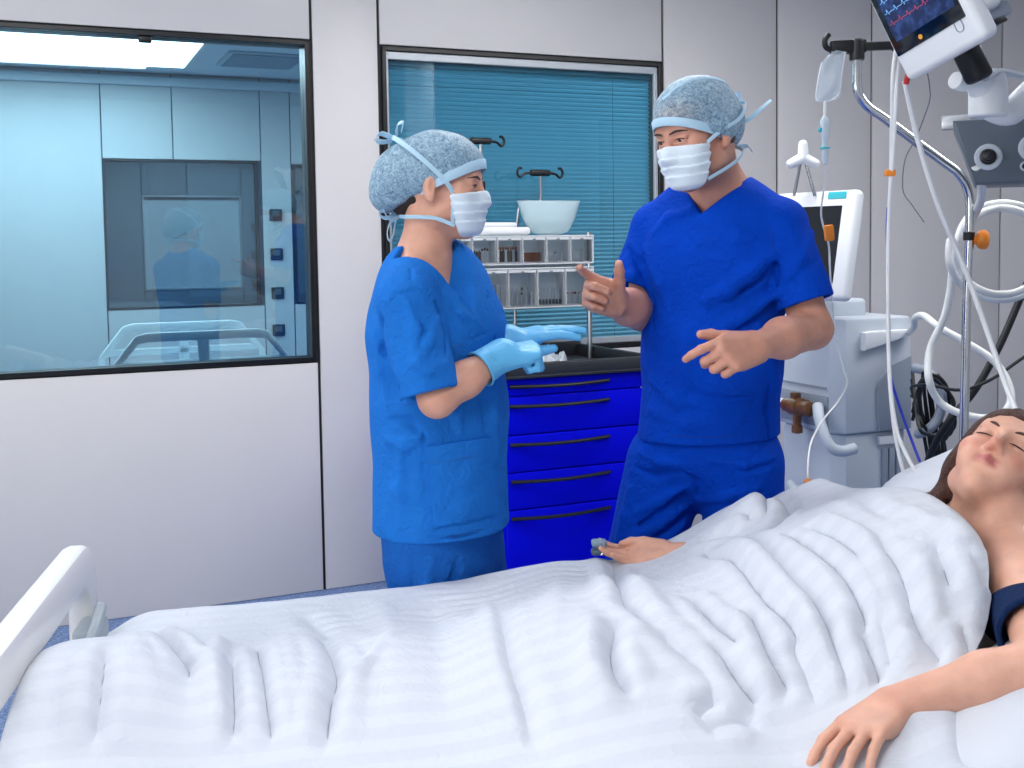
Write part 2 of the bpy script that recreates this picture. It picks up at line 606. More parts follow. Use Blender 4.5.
for (a, b, c, d) in ((-.12, .82, 1.99, 2.01), (-.12, .82, 1.09, 1.11), (-.12, -.1, 1.09, 2.01), (.8, .82, 1.09, 2.01)):
    wbox(mb, a, b, BO_ - .1, BO_ + .006, c, d, .002)
mb.build('frame', M_frame, w5)
wbox(MB(), -.1, .8, BO_ - .06, BO_ - .05, 1.11, 1.99, 0).build('pane', mat('glowing_pane', 'c4ccd2', .35, emit='c6ced6', estr=.25), w5, smooth=False)  # weak emission stands in for light from beyond the pane
struct('ceiling_far_room', wbox(MB(), T0, T1, BO_ - .1, AO - .1, 2.69, 2.79, 0), M_white, smooth=False)
struct('wall_far_left', wbox(MB(), T0 - .1, T0, BO_, AO - .1, 0, 2.69, 0), M_greywall, smooth=False)
struct('wall_far_right', wbox(MB(), T1, T1 + .1, BO_, AO - .1, 0, 2.69, 0), M_greywall, smooth=False)
for (t, sx) in ((-1.0, 1.7), (2.3, 1.2)):
    o_ = -2.35 if t < 0 else -1.2
    sy = .55 if t < 0 else .3
    r = thing('ceiling_light', WP(t, o_, 2.69), 'ceiling panel light added to the blue room for the glow behind the window', 'ceiling light', 'panel lights added in the next room')
    wbox(MB(), t - sx / 2 - .03, t + sx / 2 + .03, o_ - sy - .03, o_ + sy + .03, 2.66, 2.689, .004).build('frame', M_white, r)
    wbox(MB(), t - sx / 2, t + sx / 2, o_ - sy, o_ + sy, 2.655, 2.662, 0).build('diffuser', mat('lit_diffuser', 'ffffff', .5), r, smooth=False)
r = thing('ceiling_vent', WP(.3, -2.6, 2.69), 'square ceiling vent grille in the room behind the window', 'vent')
wbox(MB(), .05, .55, -2.85, -2.35, 2.675, 2.689, .004).build('frame', mat('vent_frame', 'b8d0dc', .5), r)
for k in range(8):
    wbox(MB(), .08, .52, -2.82 + .06 * k, -2.79 + .06 * k, 2.664, 2.674, .002).build('slat', mat('vent_slat', '8fb0c0', .5), r)
def ring(mb, outer, inner, depth, o, ax, ay, bevel=.006):
    """frame of equal-count outer and inner outlines, extruded and rounded"""
    o, ax, ay = map(lambda q: np.asarray(q, float), (o, ax, ay))
    az = np.cross(ax, ay)
    n = len(outer)
    outer, inner = np.array(outer, float), np.array(inner, float)
    d = inner - outer
    L = np.linalg.norm(d, axis=1)[:, None] + 1e-9
    b = bevel
    prof = [(outer + d / L * b, -depth / 2), (outer + d / L * b * .3, -depth / 2 + b * .3), (outer, -depth / 2 + b), (outer, depth / 2 - b), (outer + d / L * b * .3, depth / 2 - b * .3), (outer + d / L * b, depth / 2),
            (inner - d / L * b, depth / 2), (inner - d / L * b * .3, depth / 2 - b * .3), (inner, depth / 2 - b), (inner, -depth / 2 + b), (inner - d / L * b * .3, -depth / 2 + b * .3), (inner - d / L * b, -depth / 2)]
    V, Fc = [], []
    m_ = len(prof)
    for (pp, z) in prof:
        for q in pp:
            V.append(o + ax * q[0] + ay * q[1] + az * z)
    for i in range(m_):
        j = (i + 1) % m_
        for k in range(n):
            k2 = (k + 1) % n
            Fc.append([i * n + k, i * n + k2, j * n + k2, j * n + k])
    return mb.raw(V, Fc)


Z = np.array([0, 0, 1.])

# ------------------------------------------------------------------ medicine trolley
TR0, TR1 = .548, 1.165
tr = thing('medical_trolley', WP((TR0 + TR1) / 2, .42, 0), 'deep blue drawer trolley with black tray top standing behind the staff', 'trolley')
wbox(MB(), TR0, TR1, .13, .70, .10, .95, .012, 2).build('body', M_trolley, tr)
dz = [(.885, .948), (.733, .880), (.586, .728), (.439, .581), (.125, .434)]
hz = [.922, .845, .695, .55, .405]
for (z0, z1), h in zip(dz, hz):
    d_ = wbox(MB(), TR0 + .006, TR1 - .006, .695, .718, z0, z1, .004, 2).build('drawer', M_trolley, tr)
    pts = []
    for k in range(9):
        a = k / 8
        pts.append(WP(.567 + .435 * a, .722 + .022 * math.sin(math.pi * min(1, max(0, a))), h + .004 * math.sin(math.pi * a) * -1))
    MB().tube(pts, .0075, 8, res=3).build('handle', M_blackp, d_)
tray = wbox(MB(), TR0 - .012, TR1 + .012, .12, .742, .95, .968, .008, 2).build('tray_top', M_tray, tr)
mb = MB()
for a in ((TR0 - .012, TR1 + .012, .718, .742, .96, 1.012), (TR0 - .012, TR1 + .012, .12, .142, .96, 1.03), (TR0 - .012, TR0 + .012, .12, .742, .96, 1.02), (TR1 - .012, TR1 + .012, .12, .742, .96, 1.02)):
    wbox(mb, *a, .008, 2)
mb.build('tray_rim', M_tray, tr)
for (a, b) in ((TR0 + .06, .19), (TR1 - .06, .19), (TR0 + .06, .64), (TR1 - .06, .64)):
    c = MB().lathe(WP(a, b, .05) - WW * .014, WW, [(.012, -.002), (.048, 0), (.05, .006), (.05, .022), (.048, .028), (.012, .03)], 18)
    c.tube([WP(a, b, .05), WP(a, b, .11)], .012, 8)
    c.build('caster', M_blackp, tr)
wbox(MB(), .9, .96, .15, .19, .968, 1.03, .004).build('post_socket', M_tray, tr)

# rack of clear tip-out bins on a post
RK = .30
rk = thing('bin_rack', WP(.82, RK, 1.03), 'white two-row rack of clear tip-out bins above the trolley', 'bin rack')
for t in (1.138, .50):
    MB().tube([WP(t, RK + .0, .969), WP(t, RK + .0, 1.52)], .011, 10).build('post', M_steel, rk)
mb = MB()
wbox(mb, .47, 1.155, RK - .075, RK - .068, 1.20, 1.51, .002)
for z in (1.2, 1.368, 1.387, 1.506):
    wbox(mb, .47, 1.155, RK - .07, RK + .012, z - .003, z + .003, .0015)
for t in (.472, 1.153):
    wbox(mb, t - .003, t + .003, RK - .07, RK + .012, 1.2, 1.368, .0015)
    wbox(mb, t - .003, t + .003, RK - .07, RK + .012, 1.387, 1.506, .0015)
mb.build('frame', milky_mat('rack_white', 'f4f6f8'), rk)
UPB = [.472, .583, .696, .812, .925, 1.04, 1.153]
LOB = [.472, .611, .744, .88, 1.014, 1.153]
BINS = [(UPB[i], UPB[i + 1], 1.392, 1.501) for i in range(6)] + [(LOB[i], LOB[i + 1], 1.206, 1.362) for i in range(5)]
M_binw = milky_mat('bin_wall', 'f6f8fa')
for (a, b, z0, z1) in BINS:
    mb = MB()
    wbox(mb, a + .004, a + .007, RK - .066, RK + .01, z0, z1, .001)
    wbox(mb, b - .007, b - .004, RK - .066, RK + .01, z0, z1, .001)
    wbox(mb, a + .004, b - .004, RK - .066, RK + .01, z0, z0 + .004, .001)
    wbox(mb, a + .004, b - .004, RK + .01, RK + .013, z1 - .012, z1, .001)
    bo = mb.build('bin', M_binw, rk)
    wbox(MB(), a + .007, b - .007, RK + .009, RK + .012, z0 + .003, z1 - .012, .001).build('clear_front', M_clear, bo, smooth=False)
    MB().box(WP((a + b) / 2, RK + .014, z1 - .008), (.014, .005, .006), AXW, .001).build('catch', mat('grey_catch', '9098a0', .5), bo)
# contents of the bins: small packets and vials one by one
random.seed(4)
M_vial = mat('vial_white', 'dfe4ea', .3)
VC = {'amber': mat('amber_vial', '8a4a24', .3), 'dark': mat('dark_vial', '51342a', .35), 'white': M_vial, 'grey': mat('grey_cap', '59616b', .4), 'orange': mat('orange_cap', 'e79433', .4), 'blue': mat('blue_cap', '2b3fae', .4)}


def vial(t, off, z, h, body, cap, nm='vial', label='', grp=''):
    r_ = thing(nm, WP(t, off, z), label, 'vial', grp)
    MB().lathe(WP(t, off, z), Z, [(.0055, 0), (.006, .002), (.006, h * .7), (.003, h * .78), (.003, h * .84)], 8).build('glass_body', VC[body], r_)
    MB().lathe(WP(t, off, z + h * .82), Z, [(.0048, 0), (.0048, h * .16), (.004, h * .18)], 8).build('cap', VC[cap], r_)


for i in range(6):
    vial(.605 + .012 * i, RK - .02, 1.397, .062 - .003 * (i % 2), 'dark' if i < 3 else 'white', 'white' if i < 3 else 'dark', label='small dark and white vials in the second bin of the upper rack row', grp='vials in the second upper bin')
for i in range(8):
    vial(.714 + .0117 * i, RK - .02, 1.397, .064, 'dark' if i % 3 else 'white', 'amber', label='brown capped vials filling the third bin of the upper rack row', grp='vials in the third upper bin')
bx_ = wbox(MB(), .83, .905, RK - .05, RK + .0, 1.397, 1.436, .002).build('medicine_packet', VC['amber'])
tag(bx_, 'flat rust-brown medicine packet in the fourth bin of the upper rack row', 'packet')
for i in range(4):
    vial(.945 + .022 * i, RK - .03 + .012 * (i % 2), 1.397, .04, 'white', 'grey' if i == 2 else 'white', label='a few pale vials in the fifth bin of the upper rack row', grp='vials in the fifth upper bin')
for i in range(6):
    vial(1.058 + .0155 * i, RK - .02, 1.397, .05, 'white', 'white', label='row of pale vials in the last bin of the upper rack row', grp='vials in the last upper bin')
for i in range(5):
    pk = wbox(MB(), .63 + .021 * i, .648 + .021 * i, RK - .05, RK + .002, 1.211, 1.30 - .006 * (i % 3), .001).build('sterile_packet', mat('paper_packet', 'dcdfe2', .6))
    tag(pk, 'upright white paper packet in the lower rack bin next to the woman', 'packet', 'paper packets in the lower bin')
for i in range(5):
    for j in range(2):
        vial(.765 + .022 * i + .008 * j, RK - .04 + .03 * j, 1.211, .055 + .02 * (1 - j), 'white', 'grey' if (i + j) % 3 == 0 else 'white', label='pale capped vials in the middle bin of the lower rack row', grp='vials in the middle lower bin')
for i in range(7):
    vial(.90 + .016 * i, RK - .02, 1.211, .07, 'white', 'white', label='pale vials standing behind dark ones in the fourth lower bin', grp='tall vials in the fourth lower bin')
    vial(.90 + .016 * i, RK - .004, 1.211, .022, 'grey', 'grey', label='short dark grey vials in front in the fourth lower bin', grp='short dark vials in the fourth lower bin')
for i, c in enumerate(['orange', 'white', 'orange', 'blue', 'orange', 'white', 'blue']):
    vial(1.032 + .016 * i, RK - .015 - .01 * (i % 2), 1.211, .05, 'white', c, label='pale vial with %s cap in the last bin of the lower rack row' % c, grp='%s capped vials in the last lower bin' % c)

# white folded pack and translucent basin on the rack, small IV poles behind
mb = MB()
wbox(mb, .58, .86, RK - .06, RK + .0, 1.512, 1.545, .012, 3)
wbox(mb, .60, .80, RK - .055, RK - .005, 1.54, 1.566, .011, 3)
tag(mb.build('folded_pack', mat('white_pack', 'e8eaec', .6, bump=.3, bscale=30)), 'white folded pack lying on top of the bin rack', 'pack')
mb = MB()
mb.lathe(WP(.965, RK - .04, 1.511), Z, [(.05, 0), (.09, .012), (.125, .07), (.148, .14), (.152, .146), (.148, .148), (.143, .14), (.12, .07), (.086, .016), (.01, .008)], 36)
V = np.array(mb.v)
c_ = WP(.965, RK - .04, 0)
dd = V - c_
V = c_ + np.outer(dd @ WW, WW) + np.outer((dd @ WN) * .25, WN) + np.outer(V[:, 2], Z)
tag(add('plastic_basin', V, mb.f, M_bowl, smooth=True), 'translucent pale plastic basin standing on the bin rack', 'basin')


def hook_pole(t, off, zb, zt, bend, label):
    r_ = thing('infusion_pole', WP(t, off, zb), label, 'infusion pole')
    if bend:
        MB().tube([WP(t - .14, off, zb), WP(t - .135, off, zb + .3), WP(t - .12, off, zt - .25), WP(t - .02, off, zt - .15), WP(t, off, zt - .11), WP(t, off, zt)], .0075, 8).build('pole', M_steel, r_)
    else:
        MB().tube([WP(t, off, zb), WP(t, off, zt)], .0075, 8).build('pole', M_steel, r_)
        MB().box(WP(t, off, zt - .20), (.03, .03, .05), AXW, .005).build('clamp', M_blackp, r_)
    b_ = MB().box(WP(t, off, zt), (.1, .026, .03), AXW, .01, 3)
    b_.build('cross_head', M_blackp, r_)
    for s in (-1, 1):
        MB().tube([WP(t + s * .04, off, zt), WP(t + s * .075, off, zt - .004), WP(t + s * .098, off, zt - .02), WP(t + s * .112, off, zt - .002), WP(t + s * .104, off, zt + .02), WP(t + s * .09, off, zt + .02)], .006, 8).build('hook', M_blackp, r_)


hook_pole(.715, .1, .0, 1.925, False, 'straight steel infusion pole with black hooks behind the woman with mask')
hook_pole(1.0, .1, .0, 1.79, True, 'short bent infusion pole with black hooks rising behind the plastic basin')

# crumpled clear bags on the tray
def blob_bag(t, off, z, sx, sy, h, label, mt, name='plastic_bag', seed=1):
    rng = np.random.RandomState(seed)
    n1, n2 = 26, 20
    V, Fc = [], []
    for top in (1, 0):
        for i in range(n1):
            for j in range(n2):
                a, b = i / (n1 - 1) * 2 - 1, j / (n2 - 1) * 2 - 1
                e = max(0, 1 - a ** 4) * max(0, 1 - b ** 4)
                zz = (h * e * (.7 + .25 * math.sin(7 * a + 3 * b + seed) + .2 * math.sin(11 * b - 4 * a) + .12 * rng.randn()) if top else 0)
                V.append(WP(t + sx / 2 * a * (1 + .06 * math.sin(5 * b)), off + sy / 2 * b * (1 + .06 * math.sin(4 * a)), z + max(zz, 0) + (.002 if top else 0)))
    for k in range(2):
        for i in range(n1 - 1):
            for j in range(n2 - 1):
                q = [k * n1 * n2 + i * n2 + j, k * n1 * n2 + (i + 1) * n2 + j, k * n1 * n2 + (i + 1) * n2 + j + 1, k * n1 * n2 + i * n2 + j + 1]
                Fc.append(q if k == 0 else q[::-1])
    o = add(name, V, Fc, mt, smooth=True)
    tag(o, label, 'bag')


M_bag = mat('crumpled_clear_bag', 'b9c2cb', .2, spec=.8, alpha=.75)
blob_bag(.83, .50, .968, .17, .15, .07, 'crumpled clear plastic bag on the black trolley tray', M_bag)
pk = wbox(MB(), .60, .74, .58, .70, .969, .985, .004).build('paper_wrap', mat('paper_wrap', 'dfe3e8', .6))
tag(pk, 'flat white paper wrap at the front of the trolley tray', 'paper')

# ------------------------------------------------------------------ hospital bed
BA = math.radians(10)
BU = np.array([math.cos(BA), math.sin(BA), 0])
BV = np.array([math.sin(BA), -math.cos(BA), 0])
BO = np.array([-.85, 2.2, 0])
AXB = np.array([BU, -BV, Z])


def BP(u, v, z):
    return BO + BU * u + BV * v + Z * z


def bbox_(mb, u0, u1, v0, v1, z0, z1, bevel=.004, seg=2):
    return mb.box(BP((u0 + u1) / 2, (v0 + v1) / 2, (z0 + z1) / 2), (u1 - u0, v1 - v0, z1 - z0), AXB, bevel, seg)


BW = .96
bed = thing('hospital_bed', BP(1.0, BW / 2, 0), 'adjustable hospital bed with white plastic footboard and raised backrest', 'bed')
M_bedp = mat('bed_plastic', 'e9e7e4', .32, coat=.2)
M_bedg = mat('bed_grey', 'a3adb4', .4)
# footboard: rounded open frame with lower panel
fo = rrect(1.10, .55, .10, 6, .48, .60)
fi = rrect(1.10 - .12, .30, .055, 6, .48, .64)
fb = ring(MB(), fo, fi, .05, BP(-.038, 0, 0), BV, Z, .014).build('footboard', M_bedp, bed)
mb = MB()
mb.box(BP(-.01, .035, .70), (.055, .10, .045), AXB, .012, 3)
mb.tube([BP(.0, -.02, .735), BP(.01, .03, .745), BP(.01, .09, .73), BP(.0, .12, .70)], .011, 8)
mb.build('mattress_stop', M_bedg, fb)
mb = MB()
for v in (.03, BW - .03):
    bbox_(mb, 0, 2.02, v - .03, v + .03, .40, .47, .008)
for u in (.1, .7, 1.3, 1.9):
    bbox_(mb, u - .03, u + .03, 0, BW, .41, .46, .006)
bbox_(mb, .3, 1.7, .3, .66, .22, .40, .03)
mb.build('bed_frame', M_bedg, bed)
for u in (.25, 1.75):
    for v in (.12, BW - .12):
        c = MB()
        c.tube([BP(u, v, .42), BP(u, v, .12)], .025, 10)
        c.lathe(BP(u, v, .065) - BV * .02, BV, [(.02, -.002), (.06, 0), (.064, .01), (.064, .03), (.06, .04), (.02, .042)], 20)
        c.build('caster', M_bedg, bed)


def mat_z(u):
    """upper side of the mattress along the bed"""
    return .60 if u < 1.02 else .60 + .19 * (1 - math.exp(-((u - 1.02) / .18) ** 2)) * (u - 1.02) / .5


V, Fc = [], []
us = [.0, .03] + [.1 * k for k in range(1, 20)] + [1.95, 1.98]
prof = [(.0, -.14), (0, -.03), (.012, -.008), (.035, 0), (BW / 2, .003), (BW - .035, 0), (BW - .012, -.008), (BW, -.03), (BW, -.14)]
for u in us:
    sh = .02 if u in (us[0], us[-1]) else 0
    for (v, dz_) in prof:
        V.append(BP(u, v, mat_z(u) + dz_ - sh))
n_ = len(prof)
for i in range(len(us) - 1):
    for k in range(n_):
        k2 = (k + 1) % n_
        Fc.append([i * n_ + k, (i + 1) * n_ + k, (i + 1) * n_ + k2, i * n_ + k2])
Fc.append(list(range(n_)))
Fc.append([(len(us) - 1) * n_ + k for k in range(n_)][::-1])
add('mattress', V, Fc, M_mattress, bed, True)
# headboard: rounded open frame on the raised end
ho = rrect(1.04, .42, .09, 6, .48, .84)
hi_ = rrect(1.04 - .12, .42 - .12, .05, 6, .48, .84)
hb = ring(MB(), ho, hi_, .045, BP(2.03, 0, 0), BV, Z, .013).build('headboard', M_bedp, bed)
bbox_(MB(), 2.02, 2.04, .0, .96, .70, .98, .006).build('head_panel', M_bedg, hb)
mb = MB()
for v in (.1, .86):
    bbox_(mb, 2.015, 2.045, v - .03, v + .03, .41, .66, .006)
mb.build('headboard_bracket', M_bedg, hb)
mb = MB()
for v in (.1, .86):
    bbox_(mb, -.06, .02, v - .03, v + .03, .41, .45, .006)
mb.build('footboard_bracket', M_bedg, fb)

# ------------------------------------------------------------------ bed in the next room
nb = thing('hospital_bed', WP(-.25, -1.8, 0), 'pale empty hospital bed with plastic side rails seen through the window', 'bed')
wbox(MB(), -1.3, .75, -2.3, -1.55, .50, .66, .05, 3).build('mattress', mat('next_mattress', 'd9e6ee', .6), nb)
mb = MB()
wbox(mb, -1.3, .75, -2.28, -1.57, .38, .49, .01)
for a in (-1.15, .6):
    for b in (-2.2, -1.65):
        mb.tube([WP(a, b, 0.0), WP(a, b, .40)], .03, 10)
mb.build('bed_frame', M_bedg, nb)
M_rail = mat('rail_plastic', 'dcebf2', .4)
for (a, b, o_) in ((-.78, .24, -1.5), (-.78, .24, -2.36)):
    w_ = b - a
    out = [(.0, .60), (.02, .84), (.05, .88), (.16, 1.02), (.22, 1.035), (w_ - .22, 1.035), (w_ - .16, 1.02), (w_ - .05, .88), (w_ - .02, .84), (w_, .60)]
    inn = [(.045, .64), (.06, .83), (.08, .86), (.175, .975), (.23, .985), (w_ - .23, .985), (w_ - .175, .975), (w_ - .08, .86), (w_ - .06, .83), (w_ - .045, .64)]
    mb = MB()
    ring(mb, out[::-1], inn[::-1], .035, WP(a, o_, 0), WW, Z, .008)
    wbox(mb, a + w_ / 2 - .03, a + w_ / 2 + .03, o_ - .015, o_ + .015, .64, .99, .006)
    wbox(mb, a + .05, b - .05, o_ - .015, o_ + .015, .84, .885, .008)
    mb.build('side_rail', M_rail, nb)
mb = MB()
ring(mb, rrect(.8, .4, .08, 5, 0, .78), rrect(.7, .3, .05, 5, 0, .78), .04, WP(-1.33, -1.92, 0), WN, Z, .01)
mb.build('headboard', M_rail, nb)

# ------------------------------------------------------------------ ventilator behind the man
VY = 3.72
vc = P(836, 400, VY)
va = math.radians(21)
vx = np.array([math.cos(va), math.sin(va), 0])     # along the right-hand face
vy = np.array([math.sin(va), -math.cos(va), 0])    # outward of the right-hand face
AXV = np.array([vx, -vy, Z])
corner = np.array([vc[0], vc[1], 0])


def VP(a, b, z):
    """a: along right face from the near corner, b: back along the left face"""
    return corner + vx * a - vy * b + Z * z


# left face runs in -vy direction from the corner (to the left/back in the picture)
vent = thing('ventilator', VP(.16, .16, 0), 'tall pale grey ventilator cart with tilted screen behind the man', 'ventilator')
poly = [(0.04, 0), (.31, 0), (.325, .015), (.325, .33), (0, .33), (0, .04)]
MB().prism([(p[0], -p[1]) for p in poly][::-1], .40, VP(0, 0, 1.00), vx, vy, .014).build('upper_housing', M_plastic2, vent)
MB().prism([(p[0] + .012 * (1 if p[0] < .1 else -1), -p[1] - .012 * (1 if p[1] < .1 else -1)) for p in poly][::-1], .60, VP(0, 0, .50), vx, vy, .012).build('lower_housing', M_plastic2, vent)
mb = MB()
mb.box(VP(.16, .16, .15), (.42, .42, .1), AXV, .03, 3)
for (a, b) in ((.0, .0), (.32, 0), (0, .32), (.32, .32)):
    mb.lathe(VP(a, b, .05) - vx * .015, vx, [(.01, -.001), (.045, 0), (.05, .008), (.05, .022), (.045, .03), (.01, .031)], 16)
mb.build('cart_base', M_plastic3, vent)
# grip ledge and darker inlay on the right-hand face
pl = [(.10, .09), (.295, .135), (.295, .155), (.13, .155), (.10, .15)]
MB().prism(pl, .03, VP(0, -.012, 1.0), vx, Z, .006).build('grip_ledge', M_plastic, vent)
pl = [(.175, -.195), (.312, -.195), (.312, .06), (.23, .03), (.175, -.02), (.165, -.05)]
MB().prism(pl, .012, VP(0, -.004, 1.0), vx, Z, .004).build('side_inlay', M_plastic3, vent)
for k in range(3):
    MB().prism([(.2 + .03 * k, .56), (.222 + .03 * k, .56), (.222 + .03 * k, .74), (.2 + .03 * k, .74)], .01, VP(0, .008, 0), vx, Z, .002).build('vent_slot', M_plastic3, vent)
MB().prism([(.185, .755), (.27, .755), (.27, .785), (.185, .785)], .012, VP(0, .008, 0), vx, Z, .003).build('latch', M_plastic, vent)
# recessed valve bay on the left-hand face
lx = -vy                                            # along left face, away from corner
MB().prism([(.04, .82), (.31, .82), (.31, .93), (.04, .93)], .008, VP(-.003, 0, 0), lx, Z, .002).build('valve_bay', M_plastic3, vent)
MB().prism([(.05, .955), (.3, .955), (.3, .962), (.05, .962)], .006, VP(-.003, 0, 0), lx, Z, 0).build('seam_line', M_plastic3, vent)
mb = MB()
vb = VP(-.05, .15, .885)
mb.lathe(vb - lx * .075, lx, [(.016, 0), (.026, .004), (.026, .03), (.02, .034), (.024, .05), (.033, .055), (.033, .10), (.026, .105), (.026, .14), (.018, .145)], 16)
mb.tube([vb, vb - Z * .085], [.018, .014], 10)
mb.lathe(vb - Z * .095, Z, [(.01, 0), (.02, .004), (.02, .03), (.012, .034)], 12)
mb.tube([vb, VP(.01, .15, .885)], .024, 12)
mb.box(vb + lx * .01 + Z * .035, (.03, .03, .03), AXV, .006)
mb.build('exhalation_valve', M_brass, vent)
MB().tube([vb + lx * .07, vb + lx * .12 - vx * .01, vb + lx * .17 - vx * .03 - Z * .02, vb + lx * .22 - vx * .05 - Z * .08], [.02, .021, .021, .021], 12).build('breathing_hose', M_tube, vent)
MB().tube([VP(-.03, .06, .90), VP(-.05, .02, .85), VP(-.045, -.02, .78), VP(-.01, -.035, .755), VP(.05, -.035, .76)], .019, 12).build('breathing_hose', M_plastic2, vent)
MB().tube([VP(-.04, .2, .6), VP(-.08, .1, .58), VP(-.06, .0, .53), VP(.0, -.04, .48)], .017, 12).build('breathing_hose', M_plastic2, vent)
MB().tube([VP(-.05, .24, .62), VP(-.1, .16, .56), VP(-.1, .06, .48)], .006, 8).build('sensor_lead', M_blackcable, vent)
# collar and tilted screen
MB().box(VP(.15, .2, 1.225), (.15, .16, .07), AXV, .015, 3).build('neck', M_plastic2, vent)
sn = np.array([-.74, -.60, .20])
sn /= np.linalg.norm(sn)
sr = np.cross(Z, sn)
sr /= np.linalg.norm(sr)
su = np.cross(sn, sr)
scn = P(812, 246, VY - .02)
AXS = np.array([sr, sn, su])                        # box x along the screen, y its normal, z its up
so = MB().box(scn, (.34, .045, .37), AXS, .02, 4).build('screen_housing', M_plastic, vent)
MB().box(scn - sn * .035 - su * .02 + sr * .0, (.30, .045, .30), AXS, .02, 3).build('screen_back', M_plastic2, so)
MB().box(scn + sn * .0225 - sr * .01, (.25, .004, .26), AXS, .0015, 1).build('display', mat('dark_screen', '14181e', .2, coat=.4), so)
MB().box(scn + sn * .0228 + su * .165 + sr * .09, (.07, .003, .024), AXS, .001, 1).build('teal_badge', M_teal, so)
MB().box(scn - sn * .09 - su * .1, (.06, .1, .1), AXS, .015, 2).build('screen_mount', M_plastic2, so)
# three-lobed grip on two rods
kn = P(803, 158, VY)
kb = thing('holder_arm', P(800, 195, VY), 'white three-lobed grip on two steel rods above the ventilator screen', 'holder')
mb = MB()
for a in (90, 205, 335):
    d_ = np.array([math.cos(math.radians(a)), 0, math.sin(math.radians(a))])
    mb.tube([kn, kn + d_ * .022, kn + d_ * .048], [.019, .018, .0155], 12, smooth_path=False)
    mb.lathe(kn + d_ * .048, d_, [(.0155, 0), (.012, .008), (.005, .012)], 12)
mb.build('lobed_grip', M_plastic, kb)
kf = scn + su * .18
for s, e in ((-1, P(794, 196, VY - .02)), (1, P(815, 196, VY - .02))):
    MB().tube([kn + np.array([s * .008, 0, -.012]), e], .0055, 8).build('rod', M_chrome, kb)

# ------------------------------------------------------------------ bent drip stand beside the bed head
DY = 2.98
ds = thing('drip_stand', np.array([P(964, 430, DY)[0], DY, 0]), 'bent chrome drip stand with black hook bar beside the patient head', 'drip stand')
px_ = [(857, 52), (857, 78), (858, 92), (867, 106), (884, 118), (915, 141), (945, 163), (959, 174), (968, 190), (970, 215), (967, 300), (964, 430)]
pts = [P(x, y, DY) for x, y in px_]
foot = pts[-1].copy()
pts.append(np.array([foot[0] - .005, DY, .55]))
pts.append(np.array([foot[0] - .005, DY, .09]))
MB().tube(pts, .0125, 14, res=4).build('pole', M_chrome, ds)
mb = MB()
fx = np.array([foot[0] - .005, DY, 0])
for k in range(5):
    a = math.radians(72 * k + 20)
    d_ = np.array([math.cos(a), math.sin(a), 0])
    mb.tube([fx + Z * .09, fx + d_ * .2 + Z * .075, fx + d_ * .27 + Z * .06], .014, 8)
mb.lathe(fx + Z * .06, Z, [(.03, 0), (.035, .01), (.035, .05), (.02, .06)], 16)
mb.build('star_base', M_steel, ds)
for k in range(5):
    a = math.radians(72 * k + 20)
    d_ = np.array([math.cos(a), math.sin(a), 0])
    MB().lathe(fx + d_ * .27 + Z * .03 - np.cross(d_, Z) * .01, np.cross(d_, Z), [(.008, 0), (.028, .001), (.03, .005), (.03, .015), (.028, .019), (.008, .02)], 14).build('caster', M_blackp, ds)
hp = P(857, 47, DY)
hbx = P(893, 46, DY) - P(836, 48, DY)
hbx /= np.linalg.norm(hbx)
AXH = np.array([hbx, [0, 1, 0], np.cross(hbx, [0, 1, 0])])
mb = MB()
mb.box(P(848, 47, DY), (.095, .03, .036), AXH, .006)
mb.box(P(880, 46, DY), (.11, .026, .022), AXH, .006)
mb.lathe(hp - Z * .035, Z, [(.019, 0), (.02, .005), (.02, .05), (.016, .055)], 14)
mb.build('hook_bar', M_blackp, ds)
MB().tube([P(838, 49, DY), P(832, 50, DY), P(826, 47, DY), P(825, 40, DY), P(829, 34, DY)], .0075, 10).build('hook', M_blackp, ds)
MB().tube([P(893, 48, DY), P(900, 52, DY), P(906, 49, DY), P(907, 42, DY), P(903, 37, DY)], .0075, 10).build('hook', M_blackp, ds)
cl = MB().lathe(P(970, 240, DY) - np.array([0, .0, 0]), [1, -.2, 0], [(.012, .008), (.012, .016), (.022, .02), (.026, .028), (.026, .04), (.02, .046), (.01, .048)], 16)
cl.build('clamp_knob', M_orange, ds)
MB().lathe(P(969, 236, DY), Z, [(.0128, -.012), (.015, -.01), (.015, .01), (.0128, .012)], 16).build('clamp_ring', M_blackp, ds)

# ------------------------------------------------------------------ infusion bag, drip chamber and line
ib = thing('infusion_bag', P(826, 100, DY - .005), 'clear infusion bag with drip chamber hanging from the black hook', 'infusion bag')
nU, nV = 14, 20
BG = [(.0, (834, 50), (845, 52)), (.06, (822, 62), (844, 58)), (.25, (819, 72), (842, 72)), (.6, (817, 88), (841, 90)), (.85, (816, 98), (839, 95)), (1.0, (817, 103), (832, 100))]
V, Fc = [], []
for side in (-1, 1):
    for j in range(nV + 1):
        b = j / nV
        for q in range(len(BG) - 1):
            if BG[q][0] <= b <= BG[q + 1][0]:
                break
        k = (b - BG[q][0]) / (BG[q + 1][0] - BG[q][0])
        l_ = np.array(BG[q][1]) * (1 - k) + np.array(BG[q + 1][1]) * k
        r_ = np.array(BG[q][2]) * (1 - k) + np.array(BG[q + 1][2]) * k
        for i in range(nU + 1):
            a = i / nU
            pp = l_ * (1 - a) + r_ * a
            th = .017 * math.sin(math.pi * a) ** .6 * math.sin(math.pi * min(1, b * .96 + .03)) ** .6 * (1 + .2 * math.sin(9 * a + 6 * b))
            V.append(P(pp[0], pp[1], DY - .012) + np.array([0, side * th, 0]))
for s in range(2):
    o0 = s * (nU + 1) * (nV + 1)
    for j in range(nV):
        for i in range(nU):
            q = [o0 + j * (nU + 1) + i, o0 + j * (nU + 1) + i + 1, o0 + (j + 1) * (nU + 1) + i + 1, o0 + (j + 1) * (nU + 1) + i]
            Fc.append(q if s else q[::-1])
